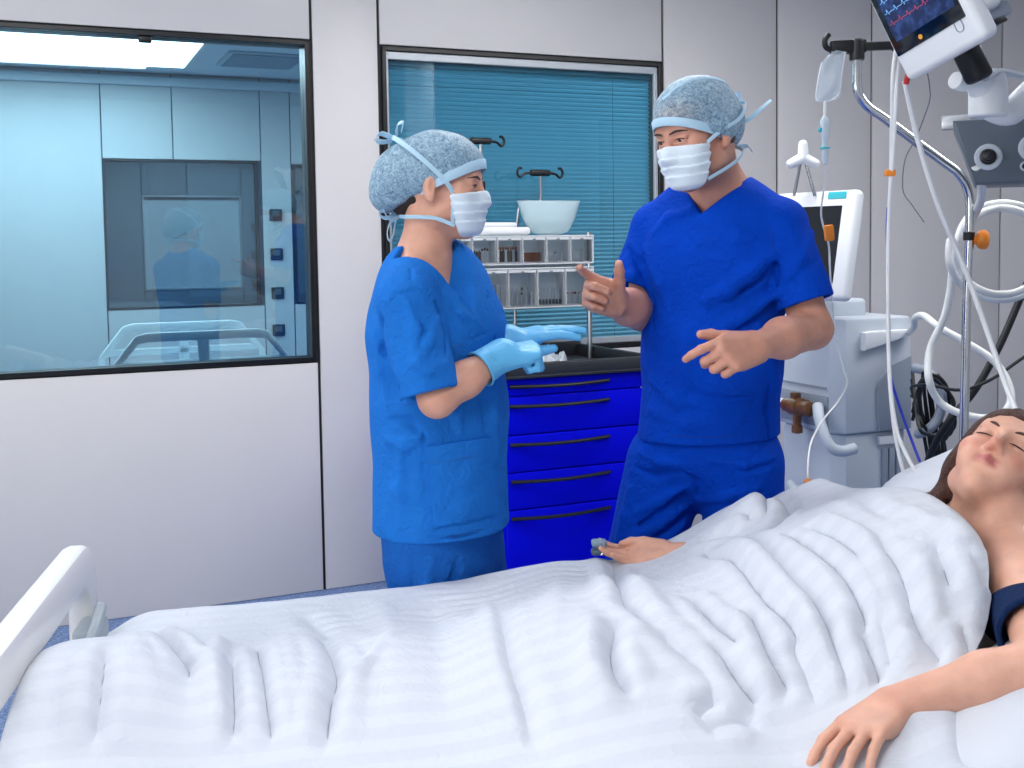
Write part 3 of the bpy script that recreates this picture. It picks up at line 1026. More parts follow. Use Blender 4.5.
MB().tube([P(834, 52, DY - .012), P(839, 51, DY - .012), P(846, 53, DY - .012)], .003, 6).build('hanger_strip', M_tube, ib)
MB().tube([P(822, 62, DY - .012), P(819, 75, DY - .012), P(816, 98, DY - .012), P(823, 101, DY - .012), P(832, 100, DY - .012), P(839, 95, DY - .012), P(842, 72, DY - .012), P(845, 54, DY - .012)], .0022, 6).build('welded_edge', mat('film_edge', 'e8f0f6', .2), ib)
add('bag', V, Fc, mat('saline_bag', 'd3e2ee', .08, spec=1., alpha=.38, bump=.8, bscale=22), ib, True)
D2 = DY - .012
MB().tube([P(825, 101, D2), P(825, 116, D2)], .0045, 8).build('bag_port', M_tube, ib)
MB().lathe(P(825, 165, D2), P(825, 116, D2) - P(825, 165, D2), [(.004, 0), (.0075, .004), (.009, .02), (.009, .045), (.0075, .065), (.011, .075), (.012, .09), (.011, .1), (.0135, .108), (.0135, .118), (.006, .13)], 14).build('drip_chamber', mat('drip_plastic', 'd8e6ee', .2, alpha=.8), ib)
MB().lathe(P(825, 148, D2), Z, [(.008, -.003), (.014, -.002), (.014, .002), (.008, .003)], 14).build('teal_flange', M_teal, ib)
MB().box(P(821, 130, D2), (.014, .012, .012), None, .003).build('air_vent', M_teal, ib)
line = [(825, 165), (826, 178), (823, 195), (821, 212), (823, 225), (827, 238), (829, 248)]
L1 = [P(x, y, D2 + .02 * i) for i, (x, y) in enumerate(line)]
L2 = [(830, 270, 3.1), (832, 300, 3.15), (836, 340, 3.2), (843, 368, 3.2), (847, 384, 3.2), (838, 402, 3.2), (823, 420, 3.15), (812, 440, 3.1), (808, 462, 3.0), (808, 492, 2.95)]
MB().tube(L1 + [P(*q) for q in L2] + [np.array([P(808, 492, 2.95)[0], 2.95, .6])], .0028, 7, res=5).build('infusion_line', M_tube, ib)
MB().box(P(829, 233, D2 + .08), (.026, .018, .045), np.array([[.99, 0, .1], [0, 1, 0], [-.1, 0, .99]]), .005).build('roller_clamp', M_orange, ib)
MB().lathe(P(808, 482, 2.96), Z, [(.004, -.012), (.007, -.008), (.012, 0), (.007, .006), (.004, .01)], 10).build('stopcock', M_orange, ib)

# ------------------------------------------------------------------ patient monitor on a jointed arm
mr = np.array([.33, -.92, .23])
mr /= np.linalg.norm(mr)
md = np.array([.41, -.08, -.90])
md -= mr * (md @ mr)
md /= np.linalg.norm(md)
mu = -md
mn = np.cross(mr, mu)
AXM = np.array([mr, -mn, mu])
mon = thing('patient_monitor', P(925, 70, 2.3), 'white bedside patient monitor with blue screen tilted on its arm', 'monitor')
MY = 2.25
mlo = P(899, 57, MY)                                 # lower-left corner of the dark screen
W_, H_ = .30, .25
MSC = .66


def MP(a, b, c=0.):
    return mlo + (mr * a + mu * b + mn * c) * MSC


MB().box(MP(.15, .085, -.035), tuple(q_ * MSC for q_ in (W_ + .035, .07, H_ + .085)), AXM, .022 * MSC, 4).build('housing', M_plastic, mon)
MB().box(MP(.19, .10, -.11), tuple(q_ * MSC for q_ in (.22, .10, .22)), AXM, .03 * MSC, 4).build('rear_housing', M_plastic, mon)
MB().box(MP(.245, .08, -.15), tuple(q_ * MSC for q_ in (.055, .10, .24)), AXM, .012 * MSC, 2).build('module_bay', M_plastic3, mon)
MB().box(MP(.23, .10, -.20), tuple(q_ * MSC for q_ in (.2, .07, .2)), AXM, .025 * MSC, 3).build('side_cover', M_plastic, mon)
bz = MB().box(MP(.145, .118, .0005), tuple(q_ * MSC for q_ in (W_ - .01, .008, H_ - .015)), AXM, .003 * MSC, 2).build('bezel', mat('black_gloss', '07080c', .12, coat=.5), mon)


def screen_mat():
    m = mat('monitor_picture', '20408a', .25)
    nt = m.node_tree
    b = nt.nodes['Principled BSDF']
    tc = nt.nodes.new('ShaderNodeTexCoord')
    n1 = nt.nodes.new('ShaderNodeTexNoise')
    n1.inputs['Scale'].default_value = 55
    n1.inputs['Detail'].default_value = 3
    nt.links.new(tc.outputs['Object'], n1.inputs['Vector'])
    cr = nt.nodes.new('ShaderNodeValToRGB')
    e = cr.color_ramp.elements
    e[0].position, e[0].color = .42, srgb('10215a') + (1,)
    e[1].position, e[1].color = .7, srgb('3a62b4') + (1,)
    nt.links.new(n1.outputs['Fac'], cr.inputs['Fac'])
    nt.links.new(cr.outputs['Color'], b.inputs['Emission Color'])
    b.inputs['Emission Strength'].default_value = .75
    b.inputs['Base Color'].default_value = (.01, .02, .05, 1)
    return m


sc_ = MB().box(MP(.15, .132, .005), tuple(q_ * MSC for q_ in (W_ - .045, .003, H_ - .07)), AXM, .001 * MSC, 1).build('screen', screen_mat(), bz)
M_trace = mat('trace_cyan', '6fb0e0', .4, emit='6fa8dc', estr=.8)
for k, b in enumerate((.20, .165, .13, .095)):
    pts = []
    rnd = random.Random(k)
    for i in range(40):
        x = .03 + .17 * i / 39
        y = b + (.012 if i % 8 == 3 else (-.005 if i % 8 == 4 else .0015 * rnd.random()))
        pts.append(MP(x, y, .0075))
    MB().tube(pts, .0008, 4, smooth_path=False).build('trace_line', M_trace if k < 3 else mat('trace_red', 'b04a60', .4, emit='a03c50', estr=.6), bz)
for k, b in enumerate((.20, .165, .13)):
    for j in range(2):
        MB().box(MP(.225 + .022 * j, b, .0068), tuple(q_ * MSC for q_ in (.013, .001, .012)), AXM, 0 * MSC, 1).build('readout', mat('readout_blue', '9fc4ea', .4, emit='8ab4e0', estr=.6), bz)
mb = ring(MB(), [(-.006, -.008), (.006, -.008), (.006, .008), (-.006, .008)], [(-.004, -.006), (.004, -.006), (.004, .006), (-.004, .006)], .001, MP(.236, .15, .0075), mr, mu, .0003)
mb.build('alarm_symbol', mat('lime_symbol', 'b6e03a', .4, emit='a8d830', estr=.8), bz)
MB().lathe(MP(.115, .018, .003), mn, [(.005, 0), (.005, .002)], 14).build('amber_light', mat('amber_light', 'd79a3a', .4, emit='d08a30', estr=.5), bz)
ring(MB(), rrect(.02, .026, .009, 5), rrect(.017, .023, .0078, 5), .003, MP(.255, -.012, .001), mr, mu, .0006).build('power_button', M_plastic3, mon)
# bracket, joint and arm
mb = MB()
mb.box(MP(.16, -.048, -.09), (.16, .08, .010), AXM, .003)
mb.box(P(972, 62, 2.30), (.045, .05, .085), AXM, .012, 3)
mb.build('tilt_bracket', M_blackp, mon)
MB().tube([P(909, 70, 2.27), P(906, 84, 2.28)], .006, 8).build('red_plug', M_red, mon)
arm = thing('support_arm', P(990, 118, 2.4), 'white jointed support arm carrying the patient monitor', 'support arm')
mb = MB()
mb.lathe(P(988, 117, 2.38), Z, [(.036, 0), (.04, .004), (.04, .06), (.038, .064), (.038, .07), (.034, .09), (.02, .1)], 24)
mb.build('swivel_joint', M_plastic, arm)
MB().tube([P(985, 92, 2.38), P(975, 80, 2.35), P(962, 82, 2.33), P(955, 80, 2.32)], [.032, .026, .02, .018], 14).build('elbow', M_plastic, arm)
MB().tube([P(988, 112, 2.4), P(1010, 112, 2.42), P(1032, 92, 2.45), P(1060, 70, 2.5), P(1120, 62, 2.6)], [.018, .03, .03, .03, .03], 14).build('arm_tube', M_plastic, arm)
MB().tube([P(985, 78, 2.32), P(1000, 72, 2.36), P(1020, 76, 2.4), P(1050, 82, 2.5)], .008, 8).build('arm_cable', M_plastic2, arm)

# ------------------------------------------------------------------ ceiling pendant console with gas outlets
PYD = 2.62
pc = thing('supply_console', P(1040, 185, PYD), 'slate grey hanging supply console with round gas outlet below the monitor', 'console')
c0 = P(953, 125, PYD)
cr_ = np.array([.92, -.38, 0])
cr_ /= np.linalg.norm(cr_)
poly = [(.0, .0), (.05, -.14), (.42, -.14), (.42, .01), (0, .01)]
MB().prism(poly[::-1] if False else [(p[0], p[1]) for p in poly], .26, c0 + np.array([-cr_[1], cr_[0], 0]) * .13, cr_, Z, .006).build('housing', M_dkgrey, pc)
MB().box(P(978, 121, PYD) + np.array([.03, -.005, 0]), (.22, .03, .035), np.array([cr_, [-cr_[1], cr_[0], 0], Z]), .003).build('equipment_rail', M_steel, pc)
fr_ = np.array([cr_[1], -cr_[0], 0])


def outlet(x, y, r):
    b_ = P(x, y, PYD)
    b_ = b_ + fr_ * ((c0 - b_) @ fr_)
    o = MB().lathe(b_, fr_, [(r, -.002), (r, .004), (r * .9, .007), (r * .62, .007), (r * .6, .003)], 24).build('outlet_ring', M_plastic2, pc)
    MB().lathe(b_, fr_, [(r * .58, .002), (r * .58, .006), (r * .42, .008), (r * .4, .02), (r * .28, .022), (r * .26, .05), (r * .1, .052)], 20).build('outlet_core', M_blackp, o)
    return b_


o1 = outlet(988, 158, .031)
o2 = outlet(1031, 150, .031)
o3 = outlet(1024, 168, .012)
# column that carries it from the ceiling (out of frame on the right)
pcx = P(1150, 120, PYD + .1)
MB().box((pcx + np.array([0, 0, 0]) + np.array([pcx[0], pcx[1], CEIL])) / 2 * 1.0, (.16, .16, CEIL - pcx[2] - .002), None, .02, 3).build('ceiling_column', M_plastic, pc)
mb = MB().box((c0 + cr_ * .5 + pcx) / 2 + np.array([.04, .03, -.04]), (.45, .12, .1), np.array([cr_, [-cr_[1], cr_[0], 0], Z]), .02, 3)
mb.build('cross_beam', M_plastic, pc)

# ------------------------------------------------------------------ hoses and cables
def hose(name, pts, r, m_, label, cat='hose', grp=None, n=12, res=6):
    o = MB().tube([P(*q) for q in pts], r, n, res=res).build(name, m_)
    return tag(o, label, cat, grp)


hz_ = 3.08
coil = [(976, 166, 2.60), (980, 180, 2.66), (982, 195, 2.8), (976, 212, 3.0)]
for k in range(0, 26):
    a = math.radians(150 - 36 * k * .78)
    rr = (46 + 2.5 * math.sin(k * .9), 46)
    coil.append((1002 + (rr[0] - 6 + .45 * k) * math.cos(a) * 1.05, 250 - (rr[1] - 5 + .40 * k) * math.sin(a), hz_ + .012 * (k % 3) + .004 * k))
coil += [(952, 275, 3.2), (945, 315, 3.2), (930, 350, 3.2), (929, 380, 3.15), (940, 402, 3.15), (962, 414, 3.12), (990, 418, 3.1), (1008, 408, 3.12), (1010, 388, 3.15), (995, 362, 3.2), (965, 342, 3.25), (940, 328, 3.3), (924, 316, 3.4), (915, 318, 3.55), (914, 326, 3.68), (909, 332, 3.8)]
hose('gas_hose', coil, .011, M_tube, 'thick white gas hose coiled beside the drip stand', 'hose')
hose('pressure_hose', [(1050, 235, 3.35), (1024, 290, 3.35), (1000, 345, 3.32), (975, 390, 3.3), (950, 420, 3.3), (930, 455, 3.35), (920, 500, 3.4)], .011, M_blackcable, 'thick black hose running down behind the drip stand', 'hose')
hose('power_cable', [(1050, 340, 3.3), (1024, 357, 3.3), (990, 380, 3.28), (960, 390, 3.3), (930, 385, 3.35), (912, 386, 3.45)], .005, M_blackcable, 'thin black cable crossing behind the drip stand', 'cable')
random.seed(7)
for k in range(7):
    pts = [(912 + random.uniform(-1, 4), 372 + 8 * k, 3.72)]
    for j in range(9):
        a = j / 8
        pts.append((935 + 17 * math.cos(2.6 - a * 5.2 + k * .2) + random.uniform(-3, 3), 408 + 30 * math.sin(2.6 - a * 5.2 + k * .25) + random.uniform(-4, 4), 3.52 + .02 * k + .02 * random.random()))
    pts.append((930 + 3 * k, 470, 3.6))
    hose('mains_cable', pts, .006, M_blackcable, 'tangled black mains cable hanging beside the ventilator', 'cable', 'tangled black cables beside the ventilator', 8, 5)
hose('drain_hose', [(914, 368, 3.62), (928, 372, 3.58), (938, 385, 3.56), (942, 400, 3.55), (938, 418, 3.55), (928, 430, 3.55), (918, 434, 3.6)], .016, M_plastic3, 'short grey hose looping out of the ventilator side', 'hose')
for (x, y) in ((919, 328), (917, 380), (917, 412)):
    pass
hose('sensor_cable', [(897, 42, 2.36), (893, 72, 2.32), (892, 110, 2.35), (891, 170, 2.4), (888, 240, 2.45), (888, 310, 2.5), (889, 370, 2.5), (893, 420, 2.48), (899, 455, 2.45), (906, 482, 2.42)], .0042, M_cable, 'white monitor cable hanging straight down to the pillow, shorter one', 'cable', None, 8)
hose('sensor_cable', [(903, 46, 2.36), (897, 78, 2.32), (894, 140, 2.35), (889, 215, 2.4), (888, 300, 2.42), (890, 380, 2.42), (897, 430, 2.4), (910, 462, 2.36), (926, 486, 2.3), (940, 500, 2.26)], .0042, M_cable, 'white monitor cable hanging down and trailing to the patient neck', 'cable', None, 8)
hose('sensor_cable', [(905, 82, 2.3), (918, 140, 2.35), (938, 205, 2.4), (962, 262, 2.45), (985, 325, 2.45), (1004, 380, 2.4), (1018, 416, 2.3)], .0062, M_cable, 'thick white cable slanting from the monitor to the patient forehead', 'cable', None, 8)
hose('blue_lead', [(888, 208, 2.47), (887, 230, 2.5), (888, 275, 2.53), (889, 330, 2.55), (890, 372, 2.56), (898, 402, 2.56), (910, 436, 2.55), (920, 462, 2.52)], .0034, M_bluecable, 'blue sensor lead running alongside the white monitor cables', 'cable', None, 7)
hose('thin_wire', [(926, 66, 2.33), (929, 82, 2.35), (930, 98, 2.36), (925, 115, 2.38), (915, 140, 2.4), (905, 160, 2.42), (903, 190, 2.45), (912, 205, 2.46), (924, 222, 2.5)], .0013, mat('grey_wire', '6d7480', .5), 'fine grey wire dangling below the monitor bracket', 'wire', None, 6)
c_ = MB().box(P(890, 173, 2.375), (.022, .014, .014), None, .003).build('cable_clip', M_orange)
tag(c_, 'small orange and white clip on the hanging monitor cable', 'clip')
# ------------------------------------------------------------------ bodies and cloth: smooth implicit surfaces
def nrm(v):
    v = np.asarray(v, float)
    return v / np.linalg.norm(v)


def frame(front, up=(0, 0, 1.)):
    """rows: left, front, up"""
    f_ = nrm(front)
    l_ = nrm(np.cross(up, f_))
    return np.array([l_, f_, np.cross(f_, l_)])


def cone(a, b, ra, rb):
    a, b = np.asarray(a, float), np.asarray(b, float)
    ba = b - a
    L = ba @ ba + 1e-12

    def fn(p):
        pa = p - a
        h = np.clip(pa @ ba / L, 0, 1)
        return np.sqrt(((pa - h[..., None] * ba) ** 2).sum(-1)) - (ra + (rb - ra) * h)
    return fn


def ball(c, r):
    c = np.asarray(c, float)
    return lambda p: np.sqrt(((p - c) ** 2).sum(-1)) - r


def ell(c, r, fr=None):
    c, r = np.asarray(c, float), np.asarray(r, float)

    def fn(p):
        q = p - c
        if fr is not None:
            q = q @ fr.T
        k0 = np.sqrt(((q / r) ** 2).sum(-1))
        k1 = np.sqrt(((q / (r * r)) ** 2).sum(-1)) + 1e-9
        return np.where(k0 < 1e-6, -r.min(), k0 * (k0 - 1) / k1)
    return fn


def rbox(c, s, r, fr=None):
    c, s = np.asarray(c, float), np.asarray(s, float) / 2 - r

    def fn(p):
        q = p - c
        if fr is not None:
            q = q @ fr.T
        q = np.abs(q) - s
        return np.sqrt((np.maximum(q, 0) ** 2).sum(-1)) + np.minimum(q.max(-1), 0) - r
    return fn


def econe(a, b, ra, rb, fr, ys):
    """round cone flattened by ys along the front axis of frame fr"""
    a, b = np.asarray(a, float), np.asarray(b, float)
    a2, b2 = (a @ fr.T) / [1, ys, 1], (b @ fr.T) / [1, ys, 1]
    c = cone(a2, b2, ra, rb)
    return lambda p: c((p @ fr.T) / [1, ys, 1]) * min(1, .5 + .5 * ys)


def plane(pt, n_):
    """negative on the side the normal points away from"""
    pt, n_ = np.asarray(pt, float), nrm(n_)
    return lambda p: (p - pt) @ n_


def loc(fn, origin, fr, s=1.):
    """place a prim given in a local frame"""
    origin = np.asarray(origin, float)
    return lambda p: fn(((p - origin) @ fr.T) / s) * s


def smin(a, b, k):
    h = np.maximum(k - np.abs(a - b), 0) / k
    return np.minimum(a, b) - h * h * k * .25


def ev(ops, p, disp=None):
    d = np.full(p.shape[:-1], 1.0)
    for (op, fn, k) in ops:
        v = fn(p)
        if op == 'u':
            d = smin(d, v, k)
        elif op == 's':
            d = -smin(-d, v, k)
        else:
            d = -smin(-d, -v, k)
    if disp is not None:
        d = d + disp(p)
    return d


def surface(ops, lo, hi, h, disp=None):
    """surface nets over the implicit shape, only near its surface; returns verts, quads"""
    lo = np.asarray(lo, float)
    nb = np.ceil((np.asarray(hi) - lo) / (8 * h)).astype(int)
    G = np.stack(np.meshgrid(*[np.arange(n) for n in nb], indexing='ij'), -1).reshape(-1, 3)
    cen = lo + (G + .5) * 8 * h
    rad = 8 * h * .87
    d0 = ev(ops, cen)
    G = G[np.abs(d0) < rad * 1.6 + .012]
    cen = lo + (G + .5) * 8 * h
    ii = np.stack(np.meshgrid(*[np.arange(9)] * 3, indexing='ij'), -1).reshape(-1, 3)
    vals = np.full((len(G), 729), 1.0, np.float64)
    base = lo + G * 8 * h
    for (op, fn, k) in ops:
        dc = fn(cen)
        if op == 'u':
            m_ = dc < rad + k + .03
        elif op == 's':
            m_ = dc < rad + k + .01
        else:
            m_ = dc > -(rad + k + .01)
        idx = np.nonzero(m_)[0]
        for c0 in range(0, len(idx), 1500):
            sl = idx[c0:c0 + 1500]
            v = fn(base[sl][:, None, :] + ii[None] * h)
            if op == 'u':
                vals[sl] = smin(vals[sl], v, k)
            elif op == 's':
                vals[sl] = -smin(-vals[sl], v, k)
            else:
                vals[sl] = -smin(-vals[sl], -v, k)
    if disp is not None:
        for c0 in range(0, len(G), 1500):
            vals[c0:c0 + 1500] += disp(base[c0:c0 + 1500][:, None, :] + ii[None] * h)
    n = nb * 8 + 1
    D = np.full(tuple(n), 9.0, np.float32)
    I = (G[:, None, :] * 8 + ii[None])
    D[I[..., 0], I[..., 1], I[..., 2]] = vals
    known = D < 8.5
    S = D < 0
    # cells
    corners = [(a, b, c) for a in (0, 1) for b in (0, 1) for c in (0, 1)]
    cnt = np.zeros(tuple(n - 1), np.int8)
    kn = np.ones(tuple(n - 1), bool)
    for (a, b, c) in corners:
        sl = (slice(a, n[0] - 1 + a), slice(b, n[1] - 1 + b), slice(c, n[2] - 1 + c))
        cnt += S[sl]
        kn &= known[sl]
    act = (cnt > 0) & (cnt < 8) & kn
    cells = np.argwhere(act)
    vid = np.full(tuple(n - 1), -1, np.int32)
    vid[act] = np.arange(len(cells))
    acc = np.zeros((len(cells), 3))
    num = np.zeros(len(cells))
    val = {}
    for c in corners:
        val[c] = D[cells[:, 0] + c[0], cells[:, 1] + c[1], cells[:, 2] + c[2]].astype(float)
    for ax in range(3):
        for a in (0, 1):
            for b in (0, 1):
                c0 = [a, b]
                c0.insert(ax, 0)
                c1 = list(c0)
                c1[ax] = 1
                v0, v1 = val[tuple(c0)], val[tuple(c1)]
                cr = (v0 < 0) != (v1 < 0)
                t = np.where(cr, v0 / np.where(np.abs(v0 - v1) < 1e-12, 1, v0 - v1), 0)
                pt = np.tile(np.array(c0, float), (len(cells), 1))
                pt[:, ax] = t
                acc[cr] += pt[cr]
                num[cr] += 1
    V = lo + (cells + acc / np.maximum(num, 1)[:, None]) * h
    quads = []
    for ax in range(3):
        s0 = [slice(None)] * 3
        s1 = [slice(None)] * 3
        s0[ax] = slice(0, -1)
        s1[ax] = slice(1, None)
        A, B = S[tuple(s0)], S[tuple(s1)]
        e = np.argwhere((A != B) & known[tuple(s0)] & known[tuple(s1)])
        o1, o2 = [(1, 2), (2, 0), (0, 1)][ax]
        ok = (e[:, o1] > 0) & (e[:, o2] > 0) & (e[:, o1] < n[o1] - 1) & (e[:, o2] < n[o2] - 1)
        e = e[ok]
        q = []
        for (a, b) in ((-1, -1), (0, -1), (0, 0), (-1, 0)):
            f = e.copy()
            f[:, o1] += a
            f[:, o2] += b
            q.append(vid[f[:, 0], f[:, 1], f[:, 2]])
        q = np.stack(q, 1)
        inside = A[e[:, 0], e[:, 1], e[:, 2]]
        q[~inside] = q[~inside][:, ::-1]
        quads.append(q[(q >= 0).all(1)])
    Q = np.concatenate(quads)
    return V, Q


def smooth_mesh(V, Q, it=1, lam=.5):
    for _ in range(it):
        S_ = np.zeros_like(V)
        c = np.zeros(len(V))
        for i in range(4):
            a, b = Q[:, i], Q[:, (i + 1) % 4]
            np.add.at(S_, a, V[b])
            np.add.at(c, a, 1)
        V = V * (1 - lam) + lam * S_ / np.maximum(c, 1)[:, None]
    return V


def mesh_fast(name, V, Q, material, parent, colfn=None):
    off = np.array(world_loc(parent)) if parent is not None else np.array([V[:, 0].mean(), V[:, 1].mean(), V[:, 2].min()])
    me = bpy.data.meshes.new(name)
    me.vertices.add(len(V))
    me.vertices.foreach_set('co', (V - off).astype(np.float32).ravel())
    me.loops.add(len(Q) * 4)
    me.loops.foreach_set('vertex_index', Q.astype(np.int32).ravel())
    me.polygons.add(len(Q))
    me.polygons.foreach_set('loop_start', (np.arange(len(Q)) * 4).astype(np.int32))
    me.polygons.foreach_set('use_smooth', np.ones(len(Q), bool))
    me.update(calc_edges=True)
    me.validate()
    if colfn is not None:
        c = np.ones((len(V), 4), np.float32)
        c[:, :3] = colfn(V)
        at = me.color_attributes.new('tone', 'FLOAT_COLOR', 'POINT')
        at.data.foreach_set('color', c.ravel())
    me.materials.append(material)
    o = bpy.data.objects.new(name, me)
    COL.objects.link(o)
    if parent is not None:
        o.parent = parent
    else:
        o.location = off.tolist()
    return o


def implicit(name, ops, lo, hi, h, material, parent, disp=None, colfn=None, sm=1):
    V, Q = surface(ops, lo, hi, h, disp)
    if sm:
        V = smooth_mesh(V, Q, sm)
    return mesh_fast(name, V, Q, material, parent, colfn)


_rng = np.random.RandomState(11)


def waves(n, seed, stretch=(1, 1, 1), fr=None):
    """smooth pseudo-noise made of many sine waves; returns fn(p)->about -1..1"""
    r_ = np.random.RandomState(seed)
    K = r_.randn(n, 3)
    K /= np.linalg.norm(K, axis=1)[:, None]
    K *= r_.uniform(.6, 1.6, (n, 1))
    K = K * np.asarray(stretch)
    if fr is not None:
        K = K @ fr
    ph = r_.uniform(0, 6.28, n)

    def fn(p, f):
        s_ = 0
        for k in range(n):
            s_ = s_ + np.sin((p @ K[k]) * f + ph[k])
        return s_ / n * 1.6
    return fn


def hit(ops, px, disp=None, t0=1.2):
    """points where the photograph's features (pixels) lie on an implicit surface, and outward normals"""
    D_ = np.array([cam_ray(x, y) for x, y in px])
    D_ /= np.linalg.norm(D_, axis=1)[:, None]
    t = np.full(len(px), t0)
    for _ in range(90):
        t = t + np.clip(ev(ops, CAM + D_ * t[:, None]), -.02, .2) * .8
    Pt = CAM + D_ * t[:, None]
    e = .002
    N_ = np.stack([ev(ops, Pt + e * np.eye(3)[i]) - ev(ops, Pt - e * np.eye(3)[i]) for i in range(3)], 1)
    N_ /= np.linalg.norm(N_, axis=1)[:, None] + 1e-9
    return Pt, N_


def add_folds(ops, folds):
    """folds: (pixel polyline, radius, height>0 ridge / <0 groove)"""
    out = []
    for (pl, r, hgt) in folds:
        hgt = hgt * 1.5 if r > .0045 else hgt
        Pt, N_ = hit(ops, pl)
        if hgt > 0:
            C_ = Pt + N_ * (hgt - r)
        else:
            C_ = Pt + N_ * (r + hgt)
        n = len(C_)
        for i in range(n - 1):
            ra = r * (.35 if i == 0 else 1)
            rb = r * (.35 if i == n - 2 else 1)
            a_, b_ = C_[i], C_[i + 1]
            if hgt > 0:
                a_ = a_ + N_[i] * (r - ra) * .5
                b_ = b_ + N_[i + 1] * (r - rb) * .5
                out.append(('u', cone(a_, b_, ra, rb), r * 1.6))
            else:
                a_ = a_ - N_[i] * (r - ra) * .5
                b_ = b_ - N_[i + 1] * (r - rb) * .5
                out.append(('s', cone(a_, b_, ra, rb), r * 1.2))
    return ops + out


# ---------------------------------------------------------------- anatomy
def head_ops(o, fr, s=1., female=False, closed=False):
    """head around origin o (middle of the skull); frame rows left, front, up"""
    A = []

    def u(fn, k):
        A.append(('u', loc(fn, o, fr, s), k * s))

    def sub(fn, k):
        A.append(('s', loc(fn, o, fr, s), k * s))
    j = .92 if female else 1.
    u(ell((0, -.014, .032), (.076, .097, .087)), .01)
    u(ell((0, .03, .05), (.064, .062, .058)), .03)
    u(ell((0, .036, -.045), (.056 * j, .056, .074)), .03)
    u(ball((0, .07, -.1), .019 * j), .03)
    for e in (-1, 1):
        u(ball((e * .047 * j, .008, -.066), .02), .035)
        u(ball((e * .044, .06, -.022), .022), .03)
        u(ell((e * .03, .07, -.055), (.022, .02, .026)), .025)
    u(cone((-.034, .083, .026), (.034, .083, .026), .012 * j, .012 * j), .02)
    for e in (-1, 1):
        sub(ell((e * .031, .104, .005), (.018, .018, .010)), .012)
        u(ball((e * .031, .0795, .004), .0138 if closed else .0136), .004)
        if not closed:
            sub(ell((e * .0315, .0955, .003), (.0125, .008, .0034)), .002)
        if closed:
            u(cone((e * .018, .0935, -.002), (e * .045, .0865, -.001), .0016, .0016), .004)
        else:
            u(cone((e * .017, .092, .010), (e * .046, .085, .0095), .003, .003), .005)
            u(cone((e * .018, .0915, -.003), (e * .045, .086, -.002), .0024, .0024), .005)
    u(cone((0, .092, .018), (0, .106, -.02), .0075, .009), .014)
    u(ball((0, .1105, -.031), .0105 * j), .012)
    for e in (-1, 1):
        u(ball((e * .0115, .1, -.035), .0072 * j), .008)
        sub(ball((e * .0065, .107, -.0435), .0035), .004)
    for e in (-1, 1):
        u(cone((0, .0975, -.0565), (e * .021, .0865, -.0635), .0052, .003), .006)
        u(cone((0, .0965, -.0715), (e * .019, .0865, -.066), .0068, .003), .006)
        sub(cone((0, .1035, -.0645), (e * .021, .0905, -.065), .0016, .0014), .003)
    sub(ball((0, .104, -.0835), .007), .012)
    for e in (-1, 1):
        u(ell((e * .079, -.008, -.004), (.009, .017, .029), frame((e * .30, .94, -.12))), .008)
        sub(ell((e * .0875, .001, .001), (.0065, .009, .017)), .003)
        u(ball((e * .077, -.002, -.031), .0085), .010)
    return A


FING = [((.029, .092), (.043, .026, .021)), ((.009, .097), (.047, .030, .022)), ((-.012, .092), (.043, .028, .022)), ((-.031, .082), (.034, .021, .019))]


def rot(v, ax, a):
    ax = nrm(ax)
    return v * math.cos(a) + np.cross(ax, v) * math.sin(a) + ax * (ax @ v) * (1 - math.cos(a))


def hand_ops(w, D, N_, side, flex, thumb, s=1., fat=1., spread=(.06, 0, -.06, -.13), off=0., thumb_bend=(.3, .3)):
    """w wrist, D finger direction, N_ back-of-hand normal, side +1 left / -1 right.
    flex: four (mcp, pip, dip) in degrees; thumb: direction in (thumbwards, fingerwards, palmwards)"""
    D = nrm(D)
    N_ = nrm(np.asarray(N_, float) - D * (np.asarray(N_, float) @ D))
    X = side * np.cross(D, N_)
    w = np.asarray(w, float)
    A = []

    def pt(x, y, z):
        return w + s * (X * x + D * y + N_ * z)
    for i, ((fx, fy), ln) in enumerate(FING):
        A.append(('u', cone(pt(fx * .62, .004, -.002), pt(fx, fy, 0), s * (.0165 * fat + off), s * (.0112 * fat + off)), .014 * s))
    A.append(('u', ell(pt(.006, .05, -.008), np.array([.036, .042, .0135 * fat]) * s + off, np.array([X, D, N_])), .014 * s))
    A.append(('u', cone(pt(-.022, .02, -.012), pt(-.028, .06, -.008), s * (.012 * fat + off), s * (.011 * fat + off)), .012 * s))
    tips = []
    for i, ((fx, fy), ln) in enumerate(FING):
        p0 = pt(fx, fy, 0)
        d_ = rot(D, N_, spread[i] * side * -1) if True else D
        ax = nrm(np.cross(d_, N_))
        r0 = [.0098, .0100, .0096, .0086][i] * fat
        for q in range(3):
            d_ = rot(d_, ax, -math.radians(flex[i][q]))
            p1 = p0 + d_ * ln[q] * s
            A.append(('u', cone(p0, p1, s * (r0 * (1 - .09 * q) + off), s * (r0 * (1 - .09 * (q + 1)) + off)), .0032 * s))
            p0 = p1
        tips.append(p0)
    b0 = pt(.016, .018, -.012)
    td = nrm(X * thumb[0] + D * thumb[1] - N_ * thumb[2])
    tax = nrm(np.cross(td, D + 1e-4 * X))
    p1 = b0 + td * .044 * s
    A.append(('u', cone(b0, p1, s * (.0175 * fat + off), s * (.0128 * fat + off)), .016 * s))
    td = rot(td, tax, thumb_bend[0])
    p2 = p1 + td * .034 * s
    A.append(('u', cone(p1, p2, s * (.0116 * fat + off), s * (.0108 * fat + off)), .006 * s))
    td = rot(td, tax, thumb_bend[1])
    p3 = p2 + td * .025 * s
    A.append(('u', cone(p2, p3, s * (.0108 * fat + off), s * (.0085 * fat + off)), .005 * s))
    return A


